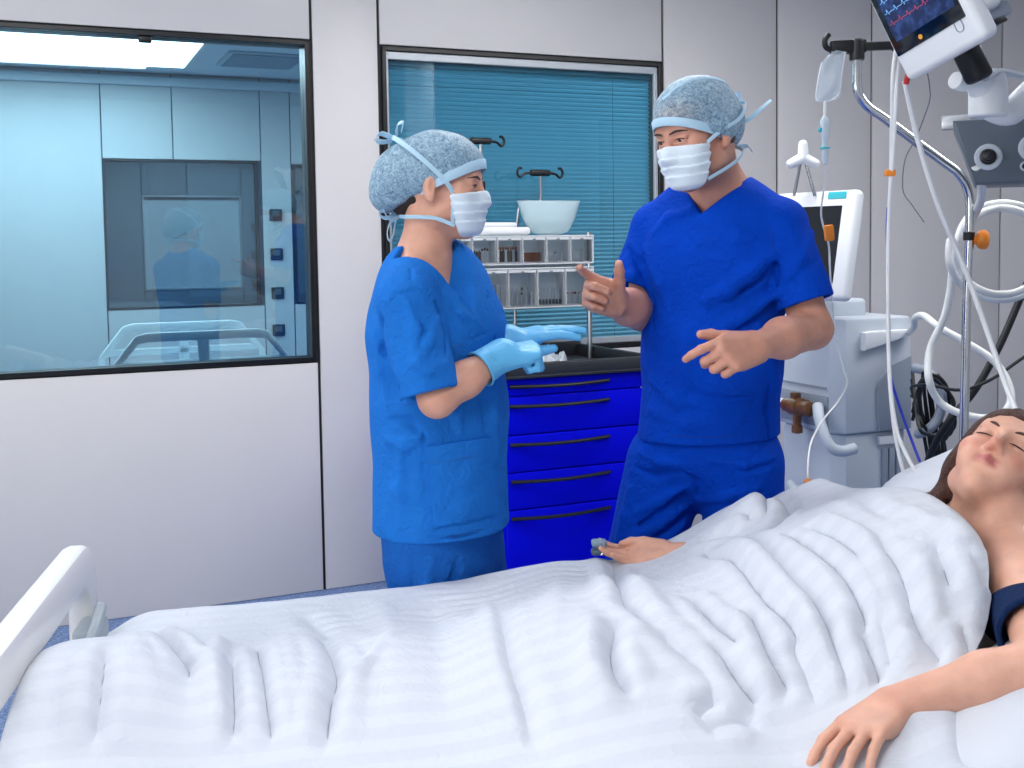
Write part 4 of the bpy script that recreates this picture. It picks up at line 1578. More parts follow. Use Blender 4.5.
def skin_mat(name, base, bump=.12):
    m = mat(name, base, .46, sss=.12, spec=.4)
    nt = m.node_tree
    b = nt.nodes['Principled BSDF']
    at = nt.nodes.new('ShaderNodeAttribute')
    at.attribute_name = 'tone'
    tc = nt.nodes.new('ShaderNodeTexCoord')
    n1 = nt.nodes.new('ShaderNodeTexNoise')
    n1.inputs['Scale'].default_value = 28
    n1.inputs['Detail'].default_value = 6
    nt.links.new(tc.outputs['Object'], n1.inputs['Vector'])
    mr_ = nt.nodes.new('ShaderNodeMapRange')
    mr_.inputs['From Min'].default_value = .3
    mr_.inputs['From Max'].default_value = .7
    mr_.inputs['To Min'].default_value = .9
    mr_.inputs['To Max'].default_value = 1.08
    nt.links.new(n1.outputs['Fac'], mr_.inputs['Value'])
    vm = nt.nodes.new('ShaderNodeVectorMath')
    vm.operation = 'SCALE'
    nt.links.new(at.outputs['Color'], vm.inputs[0])
    nt.links.new(mr_.outputs['Result'], vm.inputs['Scale'])
    nt.links.new(vm.outputs['Vector'], b.inputs['Base Color'])
    n2 = nt.nodes.new('ShaderNodeTexNoise')
    n2.inputs['Scale'].default_value = 260
    n2.inputs['Detail'].default_value = 4
    nt.links.new(tc.outputs['Object'], n2.inputs['Vector'])
    bp = nt.nodes.new('ShaderNodeBump')
    bp.inputs['Strength'].default_value = bump
    bp.inputs['Distance'].default_value = .004
    nt.links.new(n2.outputs['Fac'], bp.inputs['Height'])
    nt.links.new(bp.outputs['Normal'], b.inputs['Normal'])
    return m


def skin_tone(base, o, fr, s, lips, stubble=0., blush=.25, extra=None):
    base = np.array(srgb(base))
    lip = np.array(srgb(lips))
    red = np.array(srgb('c9705f'))

    def fn(V):
        c = np.tile(base, (len(V), 1))
        q = ((V - o) @ fr.T) / s

        def mix(w, col):
            nonlocal c
            w = np.clip(w, 0, 1)[:, None]
            c = c * (1 - w) + col * w
        near = np.linalg.norm(q, axis=1) < .17
        for e in (-1, 1):
            g_ = np.exp(-(((q - [e * .042, .075, -.03]) / [.024, .04, .02]) ** 2).sum(1)) * near
            mix(g_ * blush, red)
        g_ = np.exp(-(((q - [0, .112, -.03]) / [.014, .02, .014]) ** 2).sum(1))
        mix(g_ * blush, red)
        lp = np.exp(-(np.abs((q - [0, .1, -.0635]) / [.0225, .03, .0105]) ** 4).sum(1))
        mix(lp * .85, lip)
        if stubble:
            st = np.exp(-(np.abs((q - [0, .03, -.085]) / [.075, .085, .05]) ** 4).sum(1))
            mix(st * stubble, np.array(srgb('7a6055')))
        if extra is not None:
            for (pp, rr, col, w) in extra:
                mix(np.exp(-(((V - pp) / rr) ** 2).sum(1)) * w, np.array(srgb(col)))
        return c
    return fn


def cloth_mat(name, col, rough=.75, weave=900, var=.05, sheen=.0, bump=.4):
    m = mat(name, col, rough, spec=.08, sheen=sheen, var=var, vscale=14)
    nt = m.node_tree
    b = nt.nodes['Principled BSDF']
    tc = nt.nodes.new('ShaderNodeTexCoord')
    n1 = nt.nodes.new('ShaderNodeTexNoise')
    n1.inputs['Scale'].default_value = 42
    n1.inputs['Detail'].default_value = 5
    n1.inputs['Distortion'].default_value = 1.2
    nt.links.new(tc.outputs['Object'], n1.inputs['Vector'])
    n2 = nt.nodes.new('ShaderNodeTexNoise')
    n2.inputs['Scale'].default_value = weave
    nt.links.new(tc.outputs['Object'], n2.inputs['Vector'])
    ad = nt.nodes.new('ShaderNodeMath')
    ad.operation = 'MULTIPLY_ADD'
    ad.inputs[1].default_value = .15
    nt.links.new(n2.outputs['Fac'], ad.inputs[0])
    nt.links.new(n1.outputs['Fac'], ad.inputs[2])
    bp = nt.nodes.new('ShaderNodeBump')
    bp.inputs['Strength'].default_value = bump * 1.5
    bp.inputs['Distance'].default_value = .012
    nt.links.new(ad.outputs[0], bp.inputs['Height'])
    nt.links.new(bp.outputs['Normal'], b.inputs['Normal'])
    return m


def cap_mat(name, light, dark, scale=70):
    m = mat(name, light, .55, sheen=.1)
    nt = m.node_tree
    b = nt.nodes['Principled BSDF']
    tc = nt.nodes.new('ShaderNodeTexCoord')
    n1 = nt.nodes.new('ShaderNodeTexNoise')
    n1.inputs['Scale'].default_value = scale
    n1.inputs['Detail'].default_value = 9
    n1.inputs['Roughness'].default_value = .72
    n1.inputs['Distortion'].default_value = 1.6
    nt.links.new(tc.outputs['Object'], n1.inputs['Vector'])
    cr = nt.nodes.new('ShaderNodeValToRGB')
    e = cr.color_ramp.elements
    e[0].position, e[0].color = .36, srgb(dark) + (1,)
    e[1].position, e[1].color = .66, srgb(light) + (1,)
    nt.links.new(n1.outputs['Fac'], cr.inputs['Fac'])
    at = nt.nodes.new('ShaderNodeAttribute')
    at.attribute_name = 'tone'
    mx = nt.nodes.new('ShaderNodeMix')
    mx.data_type = 'RGBA'
    mx.blend_type = 'MULTIPLY'
    mx.inputs[0].default_value = 1
    nt.links.new(cr.outputs['Color'], mx.inputs[6])
    nt.links.new(at.outputs['Color'], mx.inputs[7])
    nt.links.new(mx.outputs[2], b.inputs['Base Color'])
    bp = nt.nodes.new('ShaderNodeBump')
    bp.inputs['Strength'].default_value = .5
    bp.inputs['Distance'].default_value = .006
    nt.links.new(n1.outputs['Fac'], bp.inputs['Height'])
    nt.links.new(bp.outputs['Normal'], b.inputs['Normal'])
    return m


M_maskm = mat('mask_fabric', 'dbe8f2', .7, bump=.15, bscale=400, bdist=.003)
M_strap = mat('strap_fabric', 'b4d6ea', .65)
M_iris = mat('dark_iris', '2a1c14', .15, coat=.6)
M_eyew = mat('eye_white', 'd8cfc8', .2, coat=.5)
M_brow = mat('brow_hair', '3a2a20', .7)


def onto(ops, pts, d):
    """move points along d until they meet the implicit surface"""
    pts = np.array(pts)
    t = np.zeros(len(pts))
    for _ in range(40):
        t = t + np.clip(ev(ops, pts + d * t[:, None]), -.01, .05) * .8
    return list(pts + d * t[:, None])


def face_extras(person, ops, o, fr, s, browcol='3a2a20', look=(0, 0), female=False):
    def H(q):
        return o + (np.asarray(q) * s) @ fr
    for e in (-1, 1):
        c = H((e * .031, .0790, .004))
        ey = MB().lathe(c - fr[1] * .0126 * s, fr[1], [(.0126 * s * math.sin(a), .0126 * s * (1 - math.cos(a))) for a in np.linspace(.05, math.pi - .05, 12)], 16).build('eye', M_eyew, person)
        d_ = nrm(fr[1] + fr[0] * look[0] + fr[2] * look[1])
        MB().lathe(c + d_ * .0112 * s, d_, [(.0058 * s, -.001), (.0056 * s, .0012), (.003 * s, .0021), (.0005, .0023)], 14).build('iris', M_iris, ey)
        pts = onto(ops, [H(q) for q in ((e * .011, .12, .0205), (e * .02, .12, .0235), (e * .031, .12, .0255), (e * .042, .115, .025), (e * .050, .105, .0215))], -fr[1])
        V = MB().tube(pts, [.0016 * s, .0028 * s, .003 * s, .0024 * s, .0008 * s], 8)
        V.build('eyebrow', mat('brow_' + browcol, browcol, .7), person)
        pts = onto(ops, [H(q) for q in ((e * .017, .12, .0045), (e * .024, .12, .0068), (e * .033, .12, .0075), (e * .041, .115, .0060), (e * .047, .11, .003))], -fr[1])
        MB().tube(pts, [.0006 * s, .0013 * s, .0015 * s, .0014 * s, .0006 * s], 6).build('eyelashes', mat('lash_dark', '2c1c18', .7), person)
    return H
# ------------------------------------------------------------------ the man in royal blue scrubs
SZ = np.array([0, 0, 1.])
man = thing('person', np.array([P(705, 460, 2.74)[0], 2.74, 0]), 'man in royal blue scrubs with cap and mask, gesturing with both hands', 'person')
MF = frame((-.45, -.89, 0))
ML, MFr = MF[0], MF[1]
HO = P(698, 135, 2.60)
HF = frame((-.80, -.57, -.26), (-.06, 0, 1))
HS = 1.0
nb_ = P(716, 196, 2.71)                     # neck base
lsh, rsh = P(780, 226, 2.64), P(657, 228, 2.81)
lel, lwr = P(812, 329, 2.60), P(757, 346, 2.42)
rel, rwr = P(643, 312, 2.79), P(617, 303, 2.63)
chest = P(716, 262, 2.73)
belly = P(712, 350, 2.73)
pelv = P(706, 440, 2.745)

lh = dict(w=lwr, D=(-.80, -.55, -.12), N_=(.25, -.80, .45), side=1, flex=[(34, 34, 18), (64, 66, 34), (72, 76, 40), (76, 78, 40)], thumb=(.62, .78, .20), s=1.03, fat=1.14, thumb_bend=(.22, .18))
rh = dict(w=rwr, D=(-.74, -.56, .36), N_=(-.42, .84, .10), side=-1, flex=[(8, 26, 16), (66, 92, 50), (72, 94, 50), (78, 94, 50)], thumb=(.62, .62, .48), s=1.03, fat=1.08, thumb_bend=(.10, .05))
body = head_ops(HO, HF, HS)
body += [('u', cone(HO + (np.array([0, -.025, -.05]) * HS) @ HF, nb_ + np.array([0, .0, .02]), .058, .064), .03),
         ('u', cone(nb_ + ML * .02, nb_ + ML * .11 - SZ * .045, .05, .045), .06), ('u', cone(nb_ - ML * .02, nb_ - ML * .11 - SZ * .045, .05, .045), .06),
         ('u', econe(chest + SZ * .03, belly, .125, .115, MF, .7), .05), ('u', econe(belly, pelv - SZ * .03, .115, .125, MF, .75), .05),
         ('u', cone(lsh, lel, .052, .045), .04), ('u', cone(rsh, rel, .052, .045), .04),
         ('u', cone(lel, lel * .45 + lwr * .55, .047, .046), .02), ('u', cone(lel * .45 + lwr * .55, lwr, .045, .029), .02),
         ('u', cone(rel, rel * .45 + rwr * .55, .047, .045), .02), ('u', cone(rel * .45 + rwr * .55, rwr, .044, .029), .02)]
lkn, rkn = P(750, 640, 2.76), P(622, 640, 2.80)
lft, rft = np.array([P(745, 640, 2.78)[0], 2.80, .09]), np.array([P(628, 640, 2.80)[0], 2.84, .09])
lhp, rhp = P(741, 462, 2.70), P(667, 462, 2.79)
body += [('u', cone(lhp, lkn, .07, .05), .04), ('u', cone(lkn, lft, .05, .035), .03), ('u', cone(rhp, rkn, .07, .05), .04), ('u', cone(rkn, rft, .05, .035), .03)]
body += hand_ops(**lh) + hand_ops(**rh)
SKIN_M = skin_mat('skin_tone_man', 'd39f8a')
ex = [(lwr, .05, 'b98472', .35), (rwr, .05, 'b98472', .35)]
implicit('body', body, (.06, 2.12, .0), (.98, 3.05, 1.95), .0030, SKIN_M, man, colfn=skin_tone('cf9680', HO, HF, HS, 'b5766a', .55, .2, ex))
H = face_extras(man, body, HO, HF, HS, '3d2f28', (-.1, -.25))

# scrub top
tun = [('u', econe(chest + SZ * .075, chest - SZ * .02, .155, .168, MF, .72), .03), ('u', econe(chest - SZ * .02, belly, .168, .166, MF, .74), .05),
       ('u', econe(belly, pelv - SZ * .1, .166, .186, MF, .78), .05),
       ('u', cone(nb_ + ML * .015 - SZ * .02, lsh, .062, .066), .05), ('u', cone(nb_ - ML * .015 - SZ * .02, rsh, .062, .064), .05),
       ('u', ell(chest + MFr * .07 + SZ * .02, (.14, .05, .09), MF), .06)]
lse, rse = lsh * .16 + lel * .84, rsh * .12 + rel * .88
lse = P(806, 303, 2.60)
rse = P(635, 287, 2.79)
ld, rd = nrm(lse - lsh), nrm(rse - rsh)


def sleeve(a, b, ra, rb, k=.014):
    """sleeve tube with a clean open cuff at b"""
    d_ = nrm(b - a)
    c1, c2, pl_ = cone(a, b + d_ * .1, ra, rb), cone(b - d_ * .012, b + d_ * .06, rb * .80, rb * .93), plane(b, d_)
    return ('u', lambda p: np.maximum(np.maximum(c1(p), pl_(p)), -c2(p)), k)


tun += [sleeve(lsh, lse, .066, .068), sleeve(rsh, rse, .064, .062)]


def beyond(pt, d_, cen, rad):
    """half-space past a cuff, limited to a ball round the cuff"""
    pl_, bl_ = plane(pt, -nrm(d_)), ball(cen, rad)
    return lambda p: np.maximum(pl_(p), bl_(p))


hem = pelv + SZ * .012
tun = add_folds(tun, [
    ([(776, 252), (752, 272), (728, 290), (708, 300)], .014, .006), ([(778, 268), (750, 287), (722, 300)], .008, -.006),
    ([(779, 292), (752, 312), (726, 326)], .013, .006), ([(780, 302), (750, 325), (720, 340)], .008, -.006),
    ([(778, 320), (752, 345), (736, 362)], .010, -.006), ([(775, 245), (776, 275), (779, 300)], .008, -.009),
    ([(655, 232), (668, 218), (690, 210)], .010, .004), ([(646, 250), (660, 285), (668, 310)], .010, .004),
    ([(644, 262), (652, 300), (652, 345)], .008, -.005), ([(650, 380), (672, 398), (700, 404)], .010, .004),
    ([(690, 392), (720, 402), (756, 396)], .010, -.004), ([(650, 410), (690, 425), (740, 420)], .012, .004),
    ([(770, 380), (766, 410), (769, 438)], .008, -.007), ([(760, 330), (772, 360), (776, 390)], .012, .006),
    ([(812, 232), (802, 256), (790, 276)], .011, .006),
    ([(628, 248), (638, 262), (646, 284)], .009, -.006), ([(624, 262), (632, 275), (640, 292)], .009, .005),
    ([(700, 240), (740, 238), (766, 248)], .012, .003), ([(690, 330), (684, 370), (676, 405)], .014, .003)])
wv = waves(9, 3, (1, 1, .55))
VN = P(689, 213, 2.55)


def vneck(p):
    q = (p - VN) @ MF.T
    wedge = np.maximum(np.abs(q[..., 0] - .30 * q[..., 2]) * .70 - q[..., 2] * .70, -q[..., 1] - .14)
    return wedge


tun += [('i', plane(hem, (.06, 0, -1)), .004), ('s', vneck, .006),
        ('s', cone(nb_ - SZ * .005, nb_ + SZ * .12 - MFr * .0, .066, .09), .012)]
M_royal = cloth_mat('royal_blue_cotton', '0042bc', .8, var=.05, sheen=0.)
implicit('scrub_top', tun, (.15, 2.3, .8), (1.0, 3.1, 1.72), .004, M_royal, man, disp=lambda p: .0018 * wv(p, 26) + .0012 * wv(p[..., [1, 2, 0]], 55), sm=1)
M_str = mat('stitch_royal', '00308c', .8)
for nm_, pl_ in (('hem_seam', [(644, 431), (670, 435), (700, 437), (735, 436), (764, 432)]), ('cuff_seam', [(786, 302), (800, 303), (815, 300), (827, 296)]), ('armhole_seam', [(774, 208), (771, 230), (773, 252)])):
    Pt, N_ = hit(tun, pl_)
    MB().tube(list(Pt + N_ * .0006), .0009, 5, res=5).build(nm_, M_str, man)
# trousers
tro = [('u', econe(pelv + SZ * .03, pelv - SZ * .005, .16, .165, MF, .78), .03),
       ('u', cone(lhp, lkn, .106, .088), .03), ('u', cone(lkn, lft + SZ * .02, .098, .085), .04),
       ('u', cone(rhp, rkn, .104, .086), .03), ('u', cone(rkn, rft + SZ * .02, .092, .082), .04)]
tro = add_folds(tro, [([(686, 486), (660, 502), (636, 512)], .010, .006), ([(688, 496), (655, 518), (622, 532)], .009, -.006),
                      ([(686, 506), (660, 524), (632, 540)], .010, .006), ([(688, 514), (668, 530), (640, 548)], .008, -.006),
                      ([(684, 524), (668, 540), (656, 552)], .009, .005), ([(640, 452), (660, 462), (678, 464)], .009, .005),
                      ([(636, 468), (656, 476), (676, 472)], .008, -.005), ([(680, 470), (696, 482), (700, 500)], .008, -.007),
                      ([(712, 460), (745, 464), (772, 456)], .009, .005), ([(740, 470), (762, 468), (776, 462)], .007, -.004),
                      ([(700, 500), (730, 496), (760, 486)], .010, .004), ([(704, 520), (735, 520), (764, 508)], .010, .004),
                      ([(630, 490), (624, 515), (618, 540)], .010, .004)])
implicit('trousers', tro + [('i', plane(pelv + SZ * .05, (0, 0, 1)), .01)], (.1, 2.45, .06), (1.0, 3.1, 1.2), .005, M_royal, man, disp=lambda p: .002 * wv(p, 24) + .0012 * wv(p[..., [1, 2, 0]], 55))
M_shoe = mat('white_clog', 'e4e4e2', .5)
for (q, d_) in ((lft, (-.35, -.93)), (rft, (-.5, -.86))):
    d3 = np.array([d_[0], d_[1], 0])
    b0 = np.array([q[0], q[1], 0])
    so_ = [('u', ell(b0 + SZ * .05 - d3 * .02, (.045, .07, .05), frame(d3)), .02), ('u', ell(b0 + SZ * .035 + d3 * .09, (.048, .10, .034), frame(d3)), .04), ('i', plane(b0, (0, 0, -1)), .004)]
    implicit('shoe', so_, b0 - .25, b0 + .25, .006, M_shoe, man)

# cap and mask
CAPC = np.array([1., 1, 1])
cap = [('u', ell((0, -.008, .044), (.087, .116, .094)), .01), ('u', ell((0, -.075, .0), (.062, .05, .055)), .04), ('u', ell((.072, -.012, .008), (.022, .032, .036)), .03), ('u', ell((-.072, -.012, .008), (.022, .032, .036)), .03)]
cap = [(a, loc(f_, HO, HF, HS), k) for a, f_, k in cap]
capcut = HO + (np.array([0, .09, .036]) * HS) @ HF
cap += [('i', plane(capcut, (np.array([0, .48, -.88])) @ HF), .006)]
wc = waves(12, 8)


def cap_tone(o, fr, s, skin=True):
    def fn(V):
        q = ((V - o) @ fr.T) / s
        c = np.ones((len(V), 3))
        if skin:
            w_ = np.clip(np.exp(-(((q - [.03, .10, .062]) / [.06, .06, .032]) ** 2).sum(1)) * 1.1, 0, 1)[:, None]
            c = c * (1 - w_) + np.array([1.25, .86, .74]) * w_
        return c
    return fn


M_cap = cap_mat('bouffant_fabric', 'b0cfdf', '426c8c', 95)
implicit('surgical_cap', cap, HO - .2, HO + .2, .0034, M_cap, man, disp=lambda p: .0022 * wc(p, 60) + .0018 * np.abs(wc(p[..., [2, 0, 1]], 110)), colfn=cap_tone(HO, HF, HS))


def band(o, fr, s, cut_y, cut_z, slope, name, person, rx=.0885, ry=.1175, cy=-.008, width=.02, th=.0028):
    """strip round the lower rim of the cap"""
    pts, ns = [], []
    for k in range(33):
        a = 2 * math.pi * k / 32
        x, y = rx * math.sin(a), cy + ry * math.cos(a)
        zc = cut_z + slope * (y - cut_y)
        f_ = math.sqrt(max(.1, 1 - ((zc - .044) / .095) ** 2))
        x, y2 = x * f_, cy + (y - cy) * f_
        zc = cut_z + slope * (y2 - cut_y) + width * .35
        pts.append(o + (np.array([x, y2, zc]) * s) @ fr)
        ns.append(nrm((np.array([x / rx, (y2 - cy) / ry, .1])) @ fr))
    return MB().ribbon(pts, width * s, th, ns, 3).build(name, M_strap, person)


band(HO, HF, HS, .09, .036, .545, 'cap_band', man)


def mask_ops(o, fr, s, female=False):
    ho = head_ops(o, fr, s, female)
    A = [('u', ell((0, .040, -.055), (.066, .070, .086)), .01), ('u', cone((0, .092, -.008), (0, .099, -.03), .010, .017), .03), ('u', ball((0, .072, -.098), .026), .03)]
    A = [(a, loc(f_, o, fr, s), k) for a, f_, k in A]
    A.append(('u', lambda p: ev(ho, p) - .0045, .012))
    A += [('i', plane(o + (np.array([0, .10, -.006]) * s) @ fr, np.array([0, -.22, .97]) @ fr), .004), ('i', plane(o + (np.array([0, .07, -.116]) * s) @ fr, np.array([0, .1, -1.]) @ fr), .02),
          ('i', plane(o + (np.array([0, .046, -.06]) * s) @ fr, np.array([0, -.95, -.20]) @ fr), .004)]
    return A


def pleat(o, fr, s):
    def fn(p):
        q = ((p - o) @ fr.T) / s
        z = q[..., 2] + .12 * np.abs(q[..., 0])
        ph = ((z + .095) / .022)
        saw = ph - np.floor(ph)
        inm = np.exp(-((q[..., 2] + .05) / .04) ** 4)
        return -.0042 * s * (saw - .5) * inm
    return fn


implicit('face_mask', mask_ops(HO, HF, HS), HO - .2, HO + .2, .0028, M_maskm, man, disp=pleat(HO, HF, HS))


def L_(o, fr, s):
    return lambda x, y, z: o + (np.array([x, y, z]) * s) @ fr


h_ = L_(HO, HF, HS)


def strap(person, o, fr, s, pts, w=.009, name='mask_tie', th=.002):
    pp = [o + (np.array(q) * s) @ fr for q in pts]
    nn = [nrm((np.array([q[0] / .08, (q[1] + .015) / .105, q[2] / .3])) @ fr) for q in pts]
    return MB().ribbon(pp, w, th, nn, 6).build(name, M_strap, person)


for e in (-1, 1):
    strap(man, HO, HF, HS, [(e * .063, .049, -.020), (e * .086, .012, .002), (e * .101, -.03, .014), (e * .086, -.078, .03), (e * .05, -.122, .045), (0, -.136, .05)])
    strap(man, HO, HF, HS, [(e * .054, .052, -.098), (e * .070, .0, -.085), (e * .07, -.04, -.075), (e * .052, -.08, -.062), (0, -.112, -.052)])
def on_cap(q, c=(0, -.008, .044), r=(.088, .1175, .0955)):
    q = np.array(q) - c
    return np.array(c) + q / np.sqrt(((q / np.array(r)) ** 2).sum())


strap(man, HO, HF, HS, [(0, -.136, .05), (-.004, -.15, .06), (-.002, -.165, .066), (.004, -.158, .048), (0, -.14, .045)], .012, 'tie_bow')
strap(man, HO, HF, HS, [(.01, -.13, .0), (.03, -.15, .004), (.055, -.165, .02), (.075, -.185, .035)], .012, 'cap_tie')
strap(man, HO, HF, HS, [(.01, -.115, -.055), (.02, -.135, -.06), (.015, -.15, -.075)], .012, 'tie_bow')
strap(man, HO, HF, HS, [on_cap(q) for q in ((.0, .085, .1), (.03, .04, .128), (.05, -.02, .125), (.05, -.07, .1), (.02, -.12, .06))], .008, 'cap_seam')
hair = [('u', loc(ell((0, -.016, .02), (.0795, .1, .09)), HO, HF, HS), .01), ('i', plane(h_(0, -.02, -.005), np.array([0, 0.3, 1.]) @ HF), .01), ('i', plane(h_(0, -.02, -.06), np.array([0, 0.2, -1.]) @ HF), .01), ('i', plane(h_(0, -.022, 0), np.array([0, 1., 0]) @ HF), .01)]
implicit('hair', hair, HO - .2, HO + .2, .0034, mat('dark_greying_hair', '4a413b', .7, bump=.6, bscale=300), man)

# ------------------------------------------------------------------ the woman in light blue scrubs
wom = thing('person', np.array([P(438, 400, 2.52)[0], 2.55, 0]), 'woman in light blue scrubs with bouffant cap and blue gloves, seen in profile', 'person')
WF = frame((.88, -.47, 0))
WL, WFr = WF[0], WF[1]
GO = P(440, 188, 2.52)
GF = frame((.985, -.15, -.04), (.03, 0, 1))
GS = .95
wnb = P(424, 262, 2.53)
wrs, wls = P(407, 300, 2.37), P(462, 288, 2.68)
wre, wrw = P(437, 399, 2.325), P(499, 356, 2.42)
wle, wlw = P(458, 392, 2.72), P(506, 341, 2.56)
wch = P(435, 320, 2.54)
wbe = P(440, 410, 2.54)
wpe = P(442, 520, 2.54)
wbody = head_ops(GO, GF, GS, True)
wbody += [('u', cone(GO + (np.array([0, -.03, -.05]) * GS) @ GF, wnb, .049, .054), .03),
          ('u', cone(wnb + WL * .01, wnb + WL * .1 - SZ * .05, .045, .04), .05), ('u', cone(wnb - WL * .01, wnb - WL * .1 - SZ * .05, .045, .04), .05),
          ('u', econe(wch, wbe, .115, .1, WF, .75), .05), ('u', econe(wbe, wpe, .1, .12, WF, .8), .05),
          ('u', cone(wrs, wre, .045, .038), .03), ('u', cone(wls, wle, .045, .038), .03),
          ('u', cone(wre, wre * .55 + wrw * .45, .0375, .038), .02), ('u', cone(wre * .55 + wrw * .45, wrw, .0375, .027), .02),
          ('u', cone(wle, wle * .55 + wlw * .45, .0385, .038), .02), ('u', cone(wle * .55 + wlw * .45, wlw, .0375, .027), .02)]
wlf, wrf = np.array([-.10, 2.74, .09]), np.array([-.22, 2.62, .09])
wlk, wrk = np.array([-.09, 2.70, .5]), np.array([-.18, 2.56, .5])
wlh, wrh = wpe + WL * .08, wpe - WL * .08
wbody += [('u', cone(wlh, wlk, .065, .045), .04), ('u', cone(wrh, wrk, .065, .045), .04), ('u', cone(wlk, wlf, .045, .03), .03), ('u', cone(wrk, wrf, .045, .03), .03)]
rgl = dict(w=wrw, D=(.88, .34, .10), N_=(-.25, -.42, .87), side=-1, flex=[(72, 96, 60), (76, 98, 60), (78, 98, 60), (80, 98, 60)], thumb=(.55, .75, .45), s=.94)
lgl = dict(w=wlw, D=(.965, -.05, .20), N_=(-.20, -.22, .95), side=1, flex=[(6, 12, 8), (3, 8, 6), (5, 8, 6), (8, 10, 8)], thumb=(.42, .88, .35), s=.94, spread=(.04, 0, -.03, -.05))
wbody += hand_ops(off=-.0015, **rgl) + hand_ops(off=-.0015, **lgl)
SKIN_W = skin_mat('skin_tone_woman', 'dba893')
implicit('body', wbody, (-.55, 2.15, .0), (.25, 2.95, 1.8), .0036, SKIN_W, wom, colfn=skin_tone('d9a28a', GO, GF, GS, 'b5706a', 0, .3, [(wre, .05, 'c98a76', .4)]))
face_extras(wom, wbody, GO, GF, GS, '3a241a', (0, 0), True)
# gloves
M_glove = mat('nitrile_glove', '62b9ea', .42, bump=.35, bscale=45, var=.04)
for (g_, el) in ((rgl, wre), (lgl, wle)):
    gd = nrm(el - g_['w'])
    ops = hand_ops(off=.0012, fat=1.06, **g_)
    ops += [('u', cone(g_['w'] - gd * .01, g_['w'] + gd * .065, .034, .041), .02), ('i', plane(g_['w'] + gd * .058, gd), .003), ('s', cone(g_['w'] + gd * .04, g_['w'] + gd * .08, .034, .039), .003)]
    wv2 = waves(8, 21)
    implicit('glove', ops, g_['w'] - .26, g_['w'] + .26, .003, M_glove, wom, disp=lambda p: .0009 * wv2(p, 130))
    ringp = [g_['w'] + gd * .056 + .0415 * (math.cos(a) * nrm(np.cross(gd, SZ)) + math.sin(a) * np.cross(gd, nrm(np.cross(gd, SZ)))) for a in np.linspace(0, 2 * math.pi, 25)]
    MB().tube(ringp, .0024, 6, res=2).build('cuff_bead', M_glove, wom)
# tunic
wtu = [('u', econe(wch + SZ * .05, wch - SZ * .03, .150, .168, WF, .80), .03), ('u', econe(wch - SZ * .03, wbe, .168, .168, WF, .84), .05),
       ('u', econe(wbe, wpe - SZ * .1, .168, .180, WF, .86), .05),
       ('u', cone(wnb - SZ * .03 - WL * .02, wrs, .06, .064), .05), ('u', cone(wnb - SZ * .03 + WL * .02, wls, .06, .07), .05),
       ('u', ell(wch + WFr * .085 - SZ * .03, (.13, .05, .08), WF), .06)]
wse = P(430, 394, 2.33)
wsd = nrm(wse - wrs)
lse2 = wls * .2 + wle * .8
lsd2 = nrm(lse2 - wls)
wtu += [sleeve(wrs, wse, .066, .067), sleeve(wls, lse2, .064, .064)]
wtu = add_folds(wtu, [
    ([(413, 255), (411, 275), (413, 292)], .004, -.004), ([(386, 308), (396, 295), (412, 291), (432, 293)], .004, -.004),
    ([(432, 293), (440, 312), (446, 335), (446, 360)], .007, -.008), ([(408, 305), (416, 330), (414, 352)], .010, .006),
    ([(420, 325), (428, 345), (424, 368)], .009, -.005), ([(437, 318), (430, 340), (418, 362), (428, 370), (446, 362)], .009, .005),
    ([(382, 320), (384, 350), (396, 385), (408, 400)], .012, -.008), ([(376, 330), (380, 370), (388, 405)], .010, .005),
    ([(392, 420), (410, 422), (424, 440)], .010, -.005), ([(388, 440), (404, 445), (420, 436)], .012, .005),
    ([(455, 300), (462, 315), (478, 325)], .008, .005), ([(448, 275), (462, 295), (476, 318)], .007, .004),
    ([(450, 345), (470, 340), (492, 330)], .004, -.003), ([(494, 335), (496, 345), (497, 358)], .006, -.006),
    ([(462, 390), (456, 410), (460, 432)], .010, .005), ([(488, 370), (484, 400), (486, 430)], .010, -.005), ([(494, 380), (493, 420), (497, 460)], .010, .005),
    ([(424, 430), (424, 470), (428, 520)], .004, -.003), ([(400, 455), (398, 490), (402, 525)], .012, .004),
    ([(412, 530), (440, 540), (480, 532)], .004, -.003), ([(440, 470), (465, 478), (478, 466)], .012, .004), ([(436, 500), (462, 508), (482, 496)], .012, .004)])
wVN = P(487, 312, 2.40)


def wneck(p):
    q = (p - wVN) @ WF.T
    return np.maximum(np.abs(q[..., 0]) * .89 - q[..., 2] * .46, -q[..., 1] - .2)


wtu += [('i', plane(P(440, 541, 2.40), (.0, 0, -1)), .004), ('s', wneck, .006), ('s', cone(wnb + SZ * .002, wnb + SZ * .12, .057, .085), .010)]
M_sky = cloth_mat('sky_blue_cotton', '2072cc', .8, var=.05, sheen=0.)
wv3 = waves(9, 31, (1, 1, .55))
implicit('scrub_top', wtu, (-.6, 2.15, .7), (.25, 2.95, 1.52), .004, M_sky, wom, disp=lambda p: .0018 * wv3(p, 26) + .0012 * wv3(p[..., [1, 2, 0]], 55))
# pocket and cuff stitching follow the cloth
pk_px = [(427, 447), (489, 438), (493, 470), (496, 512), (436, 526), (430, 490)]
Pt, N_ = hit(wtu, pk_px)


